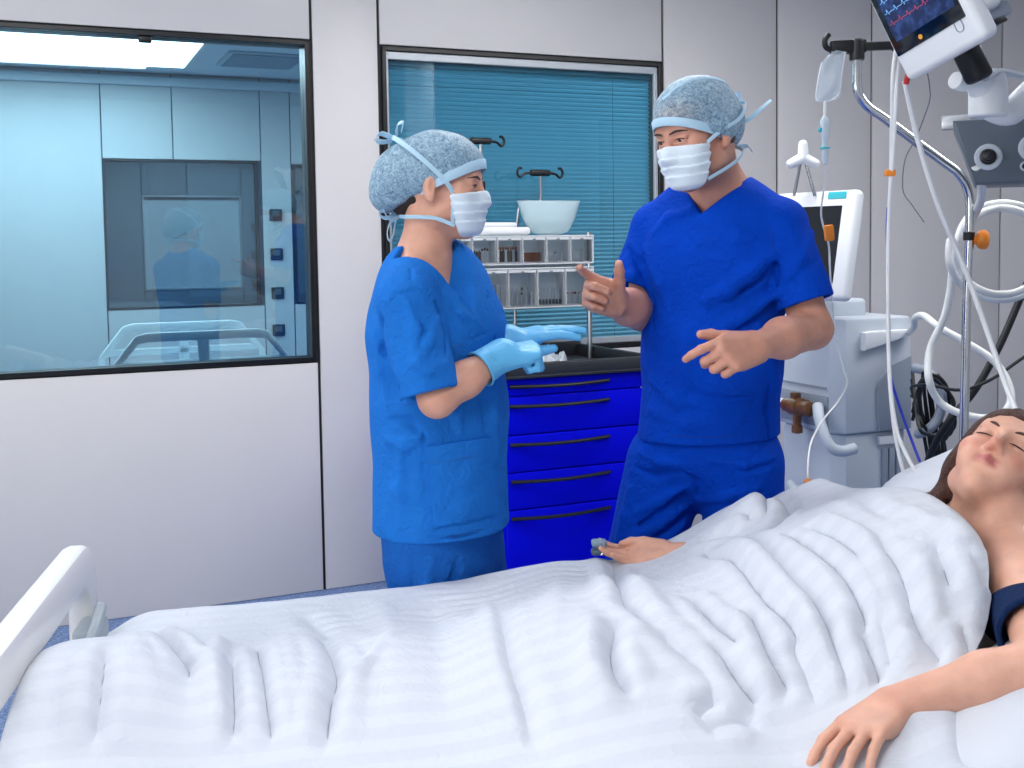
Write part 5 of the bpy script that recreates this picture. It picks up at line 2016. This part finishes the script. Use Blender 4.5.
def patch(ops, corners, n, lift, name, m_, person):
    """cloth patch laid over an implicit surface; corners tl, tr, br, bl in pixels"""
    tl, tr_, br, bl_ = [np.array(c, float) for c in corners]
    px = []
    for j in range(n + 1):
        for i in range(n + 1):
            a, b = i / n, j / n
            px.append(tl * (1 - a) * (1 - b) + tr_ * a * (1 - b) + br * a * b + bl_ * (1 - a) * b)
    Pt, N_ = hit(ops, px)
    top = Pt + N_ * lift
    bot = Pt - N_ * .002
    V = np.concatenate([top, bot])
    m2 = (n + 1) ** 2
    Fc = []
    for j in range(n):
        for i in range(n):
            q = [j * (n + 1) + i, (j + 1) * (n + 1) + i, (j + 1) * (n + 1) + i + 1, j * (n + 1) + i + 1]
            Fc.append(q)
    edge = [(i, i + 1) for i in range(n)] + [(j * (n + 1) + n, (j + 1) * (n + 1) + n) for j in range(n)] + [(n * (n + 1) + i + 1, n * (n + 1) + i) for i in range(n)[::-1]] + [((j + 1) * (n + 1), j * (n + 1)) for j in range(n)[::-1]]
    for a, b in edge:
        Fc.append([a, b, b + m2, a + m2])
    return add(name, V, Fc, m_, person, True, math.radians(50))


pko = patch(wtu, [(427, 446), (489, 437), (496, 513), (433, 527)], 14, .0075, 'pocket', M_sky, wom)


def stitch(ops, pl, name, m_, person, r=.0009, lift=.003):
    Pt, N_ = hit(ops, pl)
    return MB().tube(list(Pt + N_ * lift), r, 5, res=5).build(name, m_, person)


M_stw = mat('stitch_blue', '1d5aa8', .8)
stitch(wtu, [(429, 462), (450, 460), (470, 456), (490, 452)], 'pocket_seam', M_stw, pko, lift=.008)
stitch(wtu, [(412, 533), (430, 537), (450, 537), (475, 531), (498, 524)], 'hem_seam', M_stw, wom, lift=.001)
stitch(wtu, [(403, 405), (420, 402), (440, 392), (451, 378)], 'cuff_seam', M_stw, wom, lift=.001)
stitch(wtu, [(450, 347), (462, 344), (475, 339), (490, 331)], 'yoke_seam', M_stw, wom, lift=.001)
wtr = [('u', econe(wpe, wpe - SZ * .08, .13, .14, WF, .85), .03), ('u', cone(wlh, wlk, .095, .085), .05), ('u', cone(wrh, wrk, .095, .085), .05), ('u', cone(wlk, wlf + SZ * .02, .09, .08), .03), ('u', cone(wrk, wrf + SZ * .02, .09, .08), .03)]
wtr = add_folds(wtr, [([(414, 552), (413, 575), (410, 598)], .004, -.004), ([(432, 560), (426, 585), (420, 600)], .010, .005), ([(458, 560), (454, 580), (450, 595)], .010, -.006)])
implicit('trousers', wtr + [('i', plane(wpe + SZ * .03, (0, 0, 1)), .01)], (-.5, 2.2, .05), (.2, 2.95, 1.0), .005, cloth_mat('scrub_trouser_blue', '1f66bd', .7), wom, disp=lambda p: .002 * wv3(p, 24))
for (q, d_) in ((wlf, (.9, -.43)), (wrf, (.85, -.5))):
    d3 = np.array([d_[0], d_[1], 0])
    b0 = np.array([q[0], q[1], 0])
    so_ = [('u', ell(b0 + SZ * .045 - d3 * .02, (.04, .062, .045), frame(d3)), .02), ('u', ell(b0 + SZ * .032 + d3 * .08, (.043, .09, .03), frame(d3)), .04), ('i', plane(b0, (0, 0, -1)), .004)]
    implicit('shoe', so_, b0 - .22, b0 + .22, .006, M_shoe, wom)
# cap with bun, band, mask, ties
wcap = [('u', ell((0, -.008, .045), (.087, .116, .093)), .01), ('u', ell((0, -.10, .018), (.066, .068, .066)), .05), ('u', ell((0, -.12, -.02), (.045, .05, .045)), .04)]
wcap = [(a, loc(f_, GO, GF, GS), k) for a, f_, k in wcap]
wcap += [('i', plane(GO + (np.array([0, .09, .042]) * GS) @ GF, np.array([0, .44, -.90]) @ GF), .006)]
implicit('surgical_cap', wcap, GO - .22, GO + .22, .0034, M_cap, wom, disp=lambda p: .0026 * wc(p, 55) + .002 * np.abs(wc(p[..., [2, 0, 1]], 105)), colfn=cap_tone(GO, GF, GS, False))
band(GO, GF, GS, .09, .042, .49, 'cap_band', wom, .0885, .1175, -.008, .024)
implicit('face_mask', mask_ops(GO, GF, GS, True), GO - .2, GO + .2, .0028, M_maskm, wom, disp=pleat(GO, GF, GS))
for e in (-1, 1):
    strap(wom, GO, GF, GS, [(e * .063, .049, -.020), (e * .079, .030, .012), (e * .090, -.01, .050), (e * .086, -.055, .085), (e * .055, -.10, .112), (0, -.12, .118)], .011)
    strap(wom, GO, GF, GS, [(e * .064, .050, -.016), (e * .067, .047, -.045), (e * .064, .046, -.085)], .009)
    strap(wom, GO, GF, GS, [(e * .058, .05, -.09), (e * .069, .01, -.075), (e * .066, -.03, -.072), (e * .052, -.07, -.072), (0, -.10, -.07)], .009)
for i, pts in enumerate([[(0, -.1, -.07), (-.02, -.115, -.085), (-.03, -.12, -.11), (-.03, -.115, -.13), (-.02, -.108, -.115), (-.01, -.105, -.08)], [(0, -.105, -.06), (-.02, -.125, -.055), (-.035, -.14, -.065), (-.02, -.13, -.075), (0, -.105, -.068)],
                         [(0, -.105, -.04), (-.02, -.125, -.03), (-.03, -.13, -.055), (-.02, -.118, -.08)]]):
    strap(wom, GO, GF, GS, pts, .010, 'tie_bow')
for pts in ([(0, -.12, .118), (-.03, -.14, .125), (-.045, -.15, .11), (-.03, -.135, .105), (0, -.12, .112)], [(0, -.11, .122), (-.03, -.1, .145), (-.04, -.085, .15), (-.03, -.09, .13)]):
    strap(wom, GO, GF, GS, pts, .012, 'tie_bow')
whair = [('u', loc(ell((0, -.016, .02), (.079, .102, .09)), GO, GF, GS), .01), ('u', loc(ell((0, -.09, -.03), (.035, .03, .04)), GO, GF, GS), .03), ('i', plane(GO + np.array([0, -.05, -.02]) @ GF, np.array([0, 0.25, 1.]) @ GF), .01), ('i', plane(GO + np.array([0, -.02, -.07]) @ GF, np.array([0, 0.3, -1.]) @ GF), .01), ('i', plane(GO + np.array([0, -.04, 0]) @ GF, np.array([0, 1., 0]) @ GF), .01)]
implicit('hair', whair, GO - .2, GO + .2, .0034, mat('dark_brown_hair', '2c1f1a', .6, bump=.6, bscale=300), wom)
# ------------------------------------------------------------------ pillow, patient, duvet
MATX = lambda u: mat_z(u)
slope = math.atan2(mat_z(1.9) - mat_z(1.6), .3)
PU = BU * math.cos(slope) + SZ * math.sin(slope)
PN = -BU * math.sin(slope) + SZ * math.cos(slope)
AXP = np.array([PU, -BV, PN])


def soft_box(c, half, fr, pw=4.):
    c, half = np.asarray(c, float), np.asarray(half, float)

    def fn(p):
        q = np.abs((p - c) @ fr.T) / half
        k = (q[..., 0] ** pw + q[..., 1] ** pw + 1e-12) ** (1 / pw)
        edge = np.clip(1 - k ** 2.2, 0, 1) ** .55
        return np.maximum((k - 1) * half.min() * 2.0, (q[..., 2] - .08 - .92 * edge) * half[2]) * .6
    return fn


wvp = waves(10, 17)
pc_ = BP(1.83, .47, mat_z(1.83)) + PN * .055
pil = [('u', soft_box(pc_, (.205, .40, .07), AXP), .01)]
HDo_f = np.array([-.17, -.57, .77])
PF = frame(HDo_f, (.66, .5, .52))
PS = .97
PO = P(1001, 442, 2.00) - PF[1] * .085 * PS
pil += [('s', ball(PO - SZ * .01, .118), .05)]
po_ = implicit('pillow', pil, pc_ - .5, pc_ + .5, .008, mat('pillow_cotton', 'd4d9e2', .75, bump=.25, bscale=35), None, disp=lambda p: .0035 * wvp(p, 22) + .002 * wvp(p[..., [1, 2, 0]], 50), sm=2)
tag(po_, 'white bed pillow under the patient head on the raised backrest', 'pillow')

ac_ = BP(1.50, .90, mat_z(1.50) + .02)
arm_p = [('u', soft_box(ac_, (.20, .15, .042), np.array([nrm(BU + SZ * .4), -BV, nrm(SZ - BU * .4)])), .01)]
wva = waves(8, 41, (.5, 1.5, 1))
ap_ = implicit('arm_cushion', arm_p, ac_ - .35, ac_ + .35, .005, mat('cushion_cotton', 'cbd0d9', .75, bump=.25, bscale=40), None, disp=lambda p: .009 * wva(p, 20) + .002 * wva(p[..., [1, 0, 2]], 60), sm=2)
tag(ap_, 'soft white cushion under the forearm of the patient', 'cushion')

pat = thing('person', BP(1.0, .47, mat_z(1.0)), 'patient with brown hair lying asleep in bed under the white duvet', 'person')
pnb = P(1005, 530, 2.0)
plsh, prsh = P(1026, 590, 1.80), BP(1.50, .27, .85)
plel, plwr = P(1050, 664, 1.55), P(893, 704, 1.60)
prel, prwr = BP(1.40, .07, .78), P(668, 553, 2.42)
pch, pbe, ppe = BP(1.36, .47, .80), BP(1.12, .47, .70), BP(.95, .47, .66)
AXT = np.array([-BV, nrm(SZ - .25 * BU), nrm(BU + .25 * SZ)])
lhp_ = dict(w=plwr, D=(-.75, -.62, -.13), N_=(-.15, -.10, .98), side=1, flex=[(14, 22, 12), (16, 24, 14), (18, 24, 14), (20, 26, 14)], thumb=(.70, .70, .30), s=.97, spread=(.14, .04, -.06, -.16))
rhp_ = dict(w=prwr, D=(-.98, .10, -.10), N_=(.0, .35, -.93), side=-1, flex=[(12, 16, 10), (14, 18, 10), (16, 20, 12), (18, 20, 12)], thumb=(.30, .85, .20), s=.86)
pb = head_ops(PO, PF, PS, True, True)
pb += [('u', cone(PO + (np.array([0, -.036, -.05]) * PS) @ PF, pnb, .046, .050), .02),
       ('u', cone(pnb, plsh, .05, .052), .05), ('u', cone(pnb, prsh, .05, .05), .05),
       ('u', econe(pch, pbe, .125, .11, AXT, .75), .05), ('u', econe(pbe, ppe, .11, .125, AXT, .75), .05),
       ('u', cone(plsh, plel, .050, .042), .03), ('u', cone(prsh, prel, .045, .036), .03),
       ('u', cone(plel, plel * .6 + plwr * .4, .040, .039), .02), ('u', cone(plel * .6 + plwr * .4, plwr, .038, .026), .02),
       ('u', cone(prel, prwr, .034, .023), .02),
       ('u', cone(BP(.95, .40, .68), BP(.50, .38, .665), .07, .05), .04), ('u', cone(BP(.50, .38, .665), BP(.14, .37, .65), .05, .035), .03), ('u', cone(BP(.14, .37, .65), BP(.10, .36, .70), .03, .025), .03),
       ('u', cone(BP(.95, .54, .68), BP(.50, .56, .665), .07, .05), .04), ('u', cone(BP(.50, .56, .665), BP(.14, .57, .65), .05, .035), .03), ('u', cone(BP(.14, .57, .65), BP(.10, .58, .70), .03, .025), .03)]
pb += hand_ops(**lhp_) + hand_ops(**rhp_)
SKIN_P = skin_mat('skin_tone_patient', 'dcae9b')
kn_c = plwr + nrm((-.76, -.34, -.40)) * .09
implicit('body', pb, (-1.0, 1.35, .55), (1.35, 2.75, 1.3), .0033, SKIN_P, pat, colfn=skin_tone('d8a48d', PO, PF, PS, 'b8595c', 0, .55, [(kn_c, .03, 'b96a5c', .5), (plwr, .06, 'c98d78', .4)]))


def ph(x, y, z):
    return PO + (np.array([x, y, z]) * PS) @ PF


for e in (-1, 1):
    MB().tube([ph(e * .016, .0925, -.0015), ph(e * .026, .0955, -.0035), ph(e * .037, .0925, -.0035), ph(e * .047, .085, -.001)], [.0006, .0013, .0015, .0008], 6).build('eyelashes', mat('lash_dark', '2c1c18', .7), pat)
    MB().tube([ph(e * .012, .0955, .0225), ph(e * .025, .0965, .0285), ph(e * .038, .0895, .029), ph(e * .050, .078, .0235)], [.0018, .0034, .003, .0010], 8).build('eyebrow', mat('brow_brown', '4a3022', .7), pat)
M_phair = mat('chestnut_hair', '4a2a1e', .5, bump=.8, bscale=220, var=.25, vscale=60)
ha = [('u', loc(ell((0, -.012, .042), (.087, .113, .100)), PO, PF, PS), .02), ('u', loc(ell((0, -.05, -.02), (.088, .07, .08)), PO, PF, PS), .03), ('u', loc(ell((-.076, -.012, -.012), (.018, .034, .048)), PO, PF, PS), .02), ('u', loc(ell((.076, -.018, -.008), (.016, .03, .042)), PO, PF, PS), .02), ('s', loc(ell((0, .075, -.035), (.068, .075, .098)), PO, PF, PS), .02), ('s', loc(ell((0, .03, -.12), (.07, .09, .05)), PO, PF, PS), .02)]
for k in range(9):
    a = k / 8
    ha.append(('u', cone(ph(-.07 + .01 * a, -.03 - .03 * a, -.04), ph(-.075 - .035 * a, -.035 - .03 * a, -.13 - .03 * math.sin(5 * a)), .014, .006), .012))
whr = waves(8, 5, (2.2, 2.2, .5), PF)
implicit('hair', ha, PO - .24, PO + .24, .0035, M_phair, pat, disp=lambda p: .0025 * whr(p, 90))
# navy shirt sleeve and shoulder
sh_ = [sleeve(plsh - SZ * .02, plel * .68 + plsh * .32, .064, .066), ('u', econe(pch + BU * .02, pbe, .137, .122, AXT, .78), .03), ('u', ell(plsh + BU * .03 - SZ * .06, (.09, .09, .06)), .04)]
sd = nrm(plel - plsh)
sh_ += [('i', plane(plsh + SZ * .008 + np.array([0, -.035, 0]), nrm((0, .55, .85))), .01)]
wvs = waves(8, 51)
implicit('shirt', sh_, (.3, 1.4, .6), (1.3, 2.5, 1.2), .0042, cloth_mat('navy_cotton', '14284f', .75), pat, disp=lambda p: .003 * wvs(p, 30))
ox = P(599, 549, 2.435)
oxo = thing('pulse_oximeter', ox, 'small grey finger clip sensor on the far hand of the patient', 'sensor')
MB().box(ox + SZ * .014, (.034, .026, .016), None, .006, 3).build('upper_shell', mat('oximeter_grey', '7f94a6', .35), oxo)
MB().box(ox - SZ * .006, (.036, .026, .014), None, .006, 3).build('lower_shell', mat('oximeter_dark', '4c5c6c', .4), oxo)
MB().tube([ox + np.array([.004, -.0135, -.01]), ox + np.array([.012, -.014, .004]), ox + np.array([.004, -.0135, .02])], .0022, 6).build('spring', M_steel, oxo)

# duvet -----------------------------------------------------------------
def tab(x, xs, ys):
    return np.interp(x, xs, ys)


def sm_tab(x, xs, ys):
    x = np.asarray(x, float)
    return sum(np.interp(x + d_, xs, ys) for d_ in (-.06, -.03, 0, .03, .06)) / 5


def uedge(v):
    return sm_tab(v, [-.3, .0, .17, .40, .52, .66, .76, .80, .84, .9, 1.2], [1.60, 1.62, 1.625, 1.60, 1.585, 1.55, 1.495, 1.45, 1.39, 1.34, 1.30])


matzv = np.vectorize(mat_z)


def duv0(u, v):
    z = matzv(np.clip(u, 0, 1.9)) + sm_tab(u, [0, .1, .3, .7, .9, 1.0, 1.25, 1.42, 1.6], [.085, .10, .10, .115, .145, .150, .115, .10, .085])
    mnd = sm_tab(u, [0, .12, .3, .6, .9, 1.1, 1.35, 1.5, 1.62], [.115, .105, .05, .045, .065, .085, .10, .095, .07])
    w_ = sm_tab(u, [0, .6, 1.1, 1.5], [.24, .22, .25, .27])
    z = z + mnd * np.exp(-np.abs((v - .47) / w_) ** 2.6)
    z = z + .055 * np.exp(-((u - 1.385) / .075) ** 2 - ((v - .05) / .085) ** 2)      # elbow under the duvet
    z = z - .045 * np.exp(-((u - 1.465) / .03) ** 2 - ((v - .05) / .08) ** 2)
    near = np.clip((v - .66) / .3, 0, 1)
    z = z - near ** 1.5 * sm_tab(u, [0, .9, 1.2, 1.5], [.03, .04, .07, .10])
    return z


def pix_uv(x, y):
    z = .75
    d = cam_ray(x, y)
    for _ in range(30):
        p = CAM + d * ((z - CAM_H) / d[2]) - BO
        u, v = p @ BU, p @ BV
        z = .5 * z + .5 * float(duv0(np.array(u), np.array(v)))
    return u, v


# creases of the cover as (pixels, half width m, depth m); >0 ridge, <0 valley
FOLDS = [
    ([(96, 648), (90, 690), (82, 754)], .018, .014), ([(104, 655), (98, 700), (92, 760)], .016, -.016),
    ([(150, 630), (172, 648), (188, 668), (184, 694)], .014, -.024), ([(165, 632), (186, 650), (204, 670)], .022, .014),
    ([(219, 645), (216, 684), (220, 723), (212, 770)], .015, .020), ([(230, 660), (232, 700), (230, 760)], .018, -.016),
    ([(257, 650), (262, 676), (267, 710), (274, 760)], .011, -.020), ([(286, 640), (292, 680), (296, 730)], .03, .016),
    ([(318, 640), (336, 672), (330, 710), (324, 770)], .015, -.022), ([(400, 640), (368, 670), (338, 708)], .010, .010), ([(300, 612), (330, 640), (360, 660)], .02, -.008),
    ([(486, 600), (495, 653), (509, 699), (528, 770)], .012, .012), ([(500, 615), (507, 660), (522, 705), (540, 768)], .018, -.012),
    ([(612, 562), (621, 596), (640, 617), (678, 648)], .014, -.018), ([(596, 560), (604, 590), (612, 612)], .022, .014), ([(630, 578), (652, 604), (684, 626)], .02, .012),
    ([(618, 622), (610, 655), (621, 685), (642, 702)], .016, -.024), ([(590, 610), (590, 650), (600, 690), (620, 725)], .03, .012),
    ([(655, 632), (690, 660), (716, 682)], .016, -.012), ([(691, 722), (706, 710), (722, 702)], .014, -.016), ([(700, 735), (735, 722), (764, 730)], .016, -.014),
    ([(703, 552), (755, 589), (799, 642), (806, 655)], .009, -.014), ([(720, 550), (774, 577), (799, 605), (817, 642), (839, 699)], .014, .020),
    ([(734, 548), (784, 574), (812, 604), (832, 650), (850, 694)], .014, -.014),
    ([(780, 538), (830, 564), (855, 596), (880, 667)], .010, -.016), ([(811, 524), (852, 536), (880, 561), (900, 580)], .014, .014), ([(800, 532), (845, 546), (872, 570)], .012, -.010),
    ([(686, 599), (714, 624), (735, 642), (746, 662)], .012, -.016), ([(749, 611), (767, 655), (796, 705)], .012, -.016), ([(730, 612), (750, 655), (776, 712)], .014, .010),
    ([(708, 642), (736, 680), (764, 720)], .014, -.016), ([(786, 640), (806, 680), (822, 712)], .012, -.010),
    ([(851, 624), (866, 652), (885, 692)], .012, -.016), ([(838, 610), (852, 650), (870, 694)], .014, .012), ([(878, 612), (887, 648), (897, 680)], .012, -.013), ([(895, 620), (908, 655), (915, 676)], .014, .012),
    ([(913, 631), (932, 648), (946, 668)], .012, -.012), ([(961, 624), (965, 645), (969, 667)], .010, -.014), ([(811, 624), (828, 667), (844, 706)], .010, .012), ([(785, 615), (804, 650)], .010, -.012),
    ([(960, 545), (974, 568), (984, 590)], .014, -.012), ([(934, 540), (945, 570), (954, 598)], .014, -.012), ([(868, 545), (899, 571), (913, 617), (920, 650)], .014, -.013), ([(945, 520), (965, 550), (972, 600)], .016, .010),
    ([(915, 560), (930, 600), (934, 640)], .016, .011), ([(905, 510), (940, 530), (965, 545)], .016, .006), ([(840, 500), (870, 508), (900, 530)], .016, -.008),
    ([(700, 545), (722, 538), (745, 536)], .012, -.014), ([(795, 505), (785, 524), (770, 536)], .012, -.02), ([(748, 510), (752, 525)], .010, -.010), ([(762, 504), (768, 522)], .010, -.010),
    ([(380, 600), (392, 640), (390, 700)], .03, .008), ([(430, 598), (440, 640), (446, 700), (440, 760)], .03, -.007), ([(560, 575), (556, 620), (548, 680)], .025, .008), ([(120, 640), (140, 660), (150, 700), (146, 760)], .03, .010)]


def seg_d(u, v, pl):
    best = np.full(u.shape, 9.)
    tt = np.zeros(u.shape)
    L = [0]
    for i in range(len(pl) - 1):
        L.append(L[-1] + math.dist(pl[i], pl[i + 1]))
    for i in range(len(pl) - 1):
        a, b = np.array(pl[i]), np.array(pl[i + 1])
        ba = b - a
        h = np.clip(((u - a[0]) * ba[0] + (v - a[1]) * ba[1]) / (ba @ ba + 1e-12), 0, 1)
        d_ = np.hypot(u - a[0] - h * ba[0], v - a[1] - h * ba[1])
        m_ = d_ < best
        best = np.where(m_, d_, best)
        tt = np.where(m_, (L[i] + h * (L[i + 1] - L[i])) / (L[-1] + 1e-9), tt)
    return best, tt


def cr_pl(pl):
    q, _ = catmull([np.array(p, float) for p in pl], [0] * len(pl), 4)
    return [tuple(x) for x in q]


FUV = [(cr_pl([pix_uv(*q) for q in pl]) if len(pl) > 2 else [pix_uv(*q) for q in pl], w_, a_) for pl, w_, a_ in FOLDS]
wd = waves(14, 61)
NI, NJ = 300, 330
Q0, Q1 = -.32, 1.36
A_, Bq = np.meshgrid(np.linspace(0, 1, NI), np.linspace(Q0, Q1, NJ), indexing='ij')
VF, VNr = -.045, 1.0
v0 = np.clip(Bq, VF, VNr)
ue = uedge(v0)
u0 = -.010 + A_ * (ue + .010)
zt = duv0(u0, v0)
for (pl, w_, a_) in FUV:
    d_, t_ = seg_d(u0, v0, pl)
    ta = np.clip(np.minimum(t_ / .22, (1 - t_) / .22), .0, 1)
    ta = ta * ta * (3 - 2 * ta)
    if a_ < 0:
        zt += ta * a_ * (np.exp(-(d_ / w_) ** 2) - .35 * np.exp(-((d_ - 2.2 * w_) / (1.1 * w_)) ** 2))
    else:
        zt += ta * a_ * np.exp(-np.abs(d_ / w_) ** 1.6)
uvz = np.stack([u0, v0, 0 * u0], -1)
zt += .0035 * wd(uvz, 16) + .0022 * wd(uvz[..., [1, 0, 2]], 34) + .0011 * wd(uvz, 75)
rip = np.exp(-((u0 - .92) / .22) ** 2 - ((v0 - .18) / .2) ** 2) + .7 * np.exp(-((u0 - .55) / .2) ** 2 - ((v0 - .2) / .2) ** 2)
zt += .0022 * rip * np.sin(v0 * 150 + 3 * np.sin(u0 * 22))
# rounded drop over both long sides, tucked foot end and turned-down top edge
over_n = np.maximum(Bq - VNr, 0)
over_f = np.maximum(VF - Bq, 0)
R_ = .05


def drop(s_):
    a = np.minimum(s_ / R_, math.pi / 2)
    out = R_ * np.sin(a)
    dn = R_ * (1 - np.cos(a)) + np.maximum(s_ - R_ * math.pi / 2, 0)
    return out, dn


on, dn_n = drop(over_n)
of, dn_f = drop(over_f)
wav = np.sin(u0 * 19 + 2 * np.sin(u0 * 7)) * .018
vv = v0 + on - of + wav * np.clip(over_n / .2, 0, 1) * 1.0 - np.abs(wav) * .4 * np.clip(over_f / .2, 0, 1)
zz = zt - dn_n - dn_f
fe = np.clip((u0 + .010) / .04, 0, 1)
zz = zz - .008 * (1 - fe) ** 2 - .03 * np.exp(-((u0) / .05) ** 2 - ((v0 + .03) / .08) ** 2)
ee = (ue - u0)
zz = zz - .018 * np.exp(-(ee / .014) ** 2)
PTS = BO + BU * u0[..., None] + BV * vv[..., None] + SZ * zz[..., None]
V = PTS.reshape(-1, 3)
i_, j_ = np.meshgrid(np.arange(NI - 1), np.arange(NJ - 1), indexing='ij')
a = i_ * NJ + j_
Qd = np.stack([a, a + 1, a + NJ + 1, a + NJ], -1).reshape(-1, 4)[:, ::-1]


def duvet_mat():
    m = mat('damask_duvet', 'dfe5f0', .62, spec=.3, sheen=.15)
    nt = m.node_tree
    b = nt.nodes['Principled BSDF']
    tc = nt.nodes.new('ShaderNodeTexCoord')
    dt = nt.nodes.new('ShaderNodeVectorMath')
    dt.operation = 'DOT_PRODUCT'
    dt.inputs[1].default_value = tuple(BV)
    nt.links.new(tc.outputs['Object'], dt.inputs[0])
    ml = nt.nodes.new('ShaderNodeMath')
    ml.operation = 'MULTIPLY'
    ml.inputs[1].default_value = 2 * math.pi / .05
    nt.links.new(dt.outputs['Value'], ml.inputs[0])
    sn_ = nt.nodes.new('ShaderNodeMath')
    sn_.operation = 'SINE'
    nt.links.new(ml.outputs[0], sn_.inputs[0])
    mp = nt.nodes.new('ShaderNodeMapRange')
    mp.inputs['From Min'].default_value = -.25
    mp.inputs['From Max'].default_value = .25
    mp.inputs['To Min'].default_value = .5
    mp.inputs['To Max'].default_value = .68
    nt.links.new(sn_.outputs[0], mp.inputs['Value'])
    nt.links.new(mp.outputs['Result'], b.inputs['Roughness'])
    cr = nt.nodes.new('ShaderNodeValToRGB')
    e = cr.color_ramp.elements
    e[0].position, e[0].color = .5, srgb('cacfd9') + (1,)
    e[1].position, e[1].color = .68, srgb('cfd4dd') + (1,)
    nt.links.new(mp.outputs['Result'], cr.inputs['Fac'])
    nt.links.new(cr.outputs['Color'], b.inputs['Base Color'])
    n2 = nt.nodes.new('ShaderNodeTexNoise')
    n2.inputs['Scale'].default_value = 34
    n2.inputs['Detail'].default_value = 6
    n2.inputs['Distortion'].default_value = 1.0
    nt.links.new(tc.outputs['Object'], n2.inputs['Vector'])
    bp = nt.nodes.new('ShaderNodeBump')
    bp.inputs['Strength'].default_value = .28
    bp.inputs['Distance'].default_value = .012
    nt.links.new(n2.outputs['Fac'], bp.inputs['Height'])
    nt.links.new(bp.outputs['Normal'], b.inputs['Normal'])
    return m


dv = mesh_fast('duvet', V, Qd, duvet_mat(), None)
sol = dv.modifiers.new('thickness', 'SOLIDIFY')
sol.thickness = .010
sol.offset = -1
tag(dv, 'creased white striped duvet spread over the patient on the bed', 'duvet')
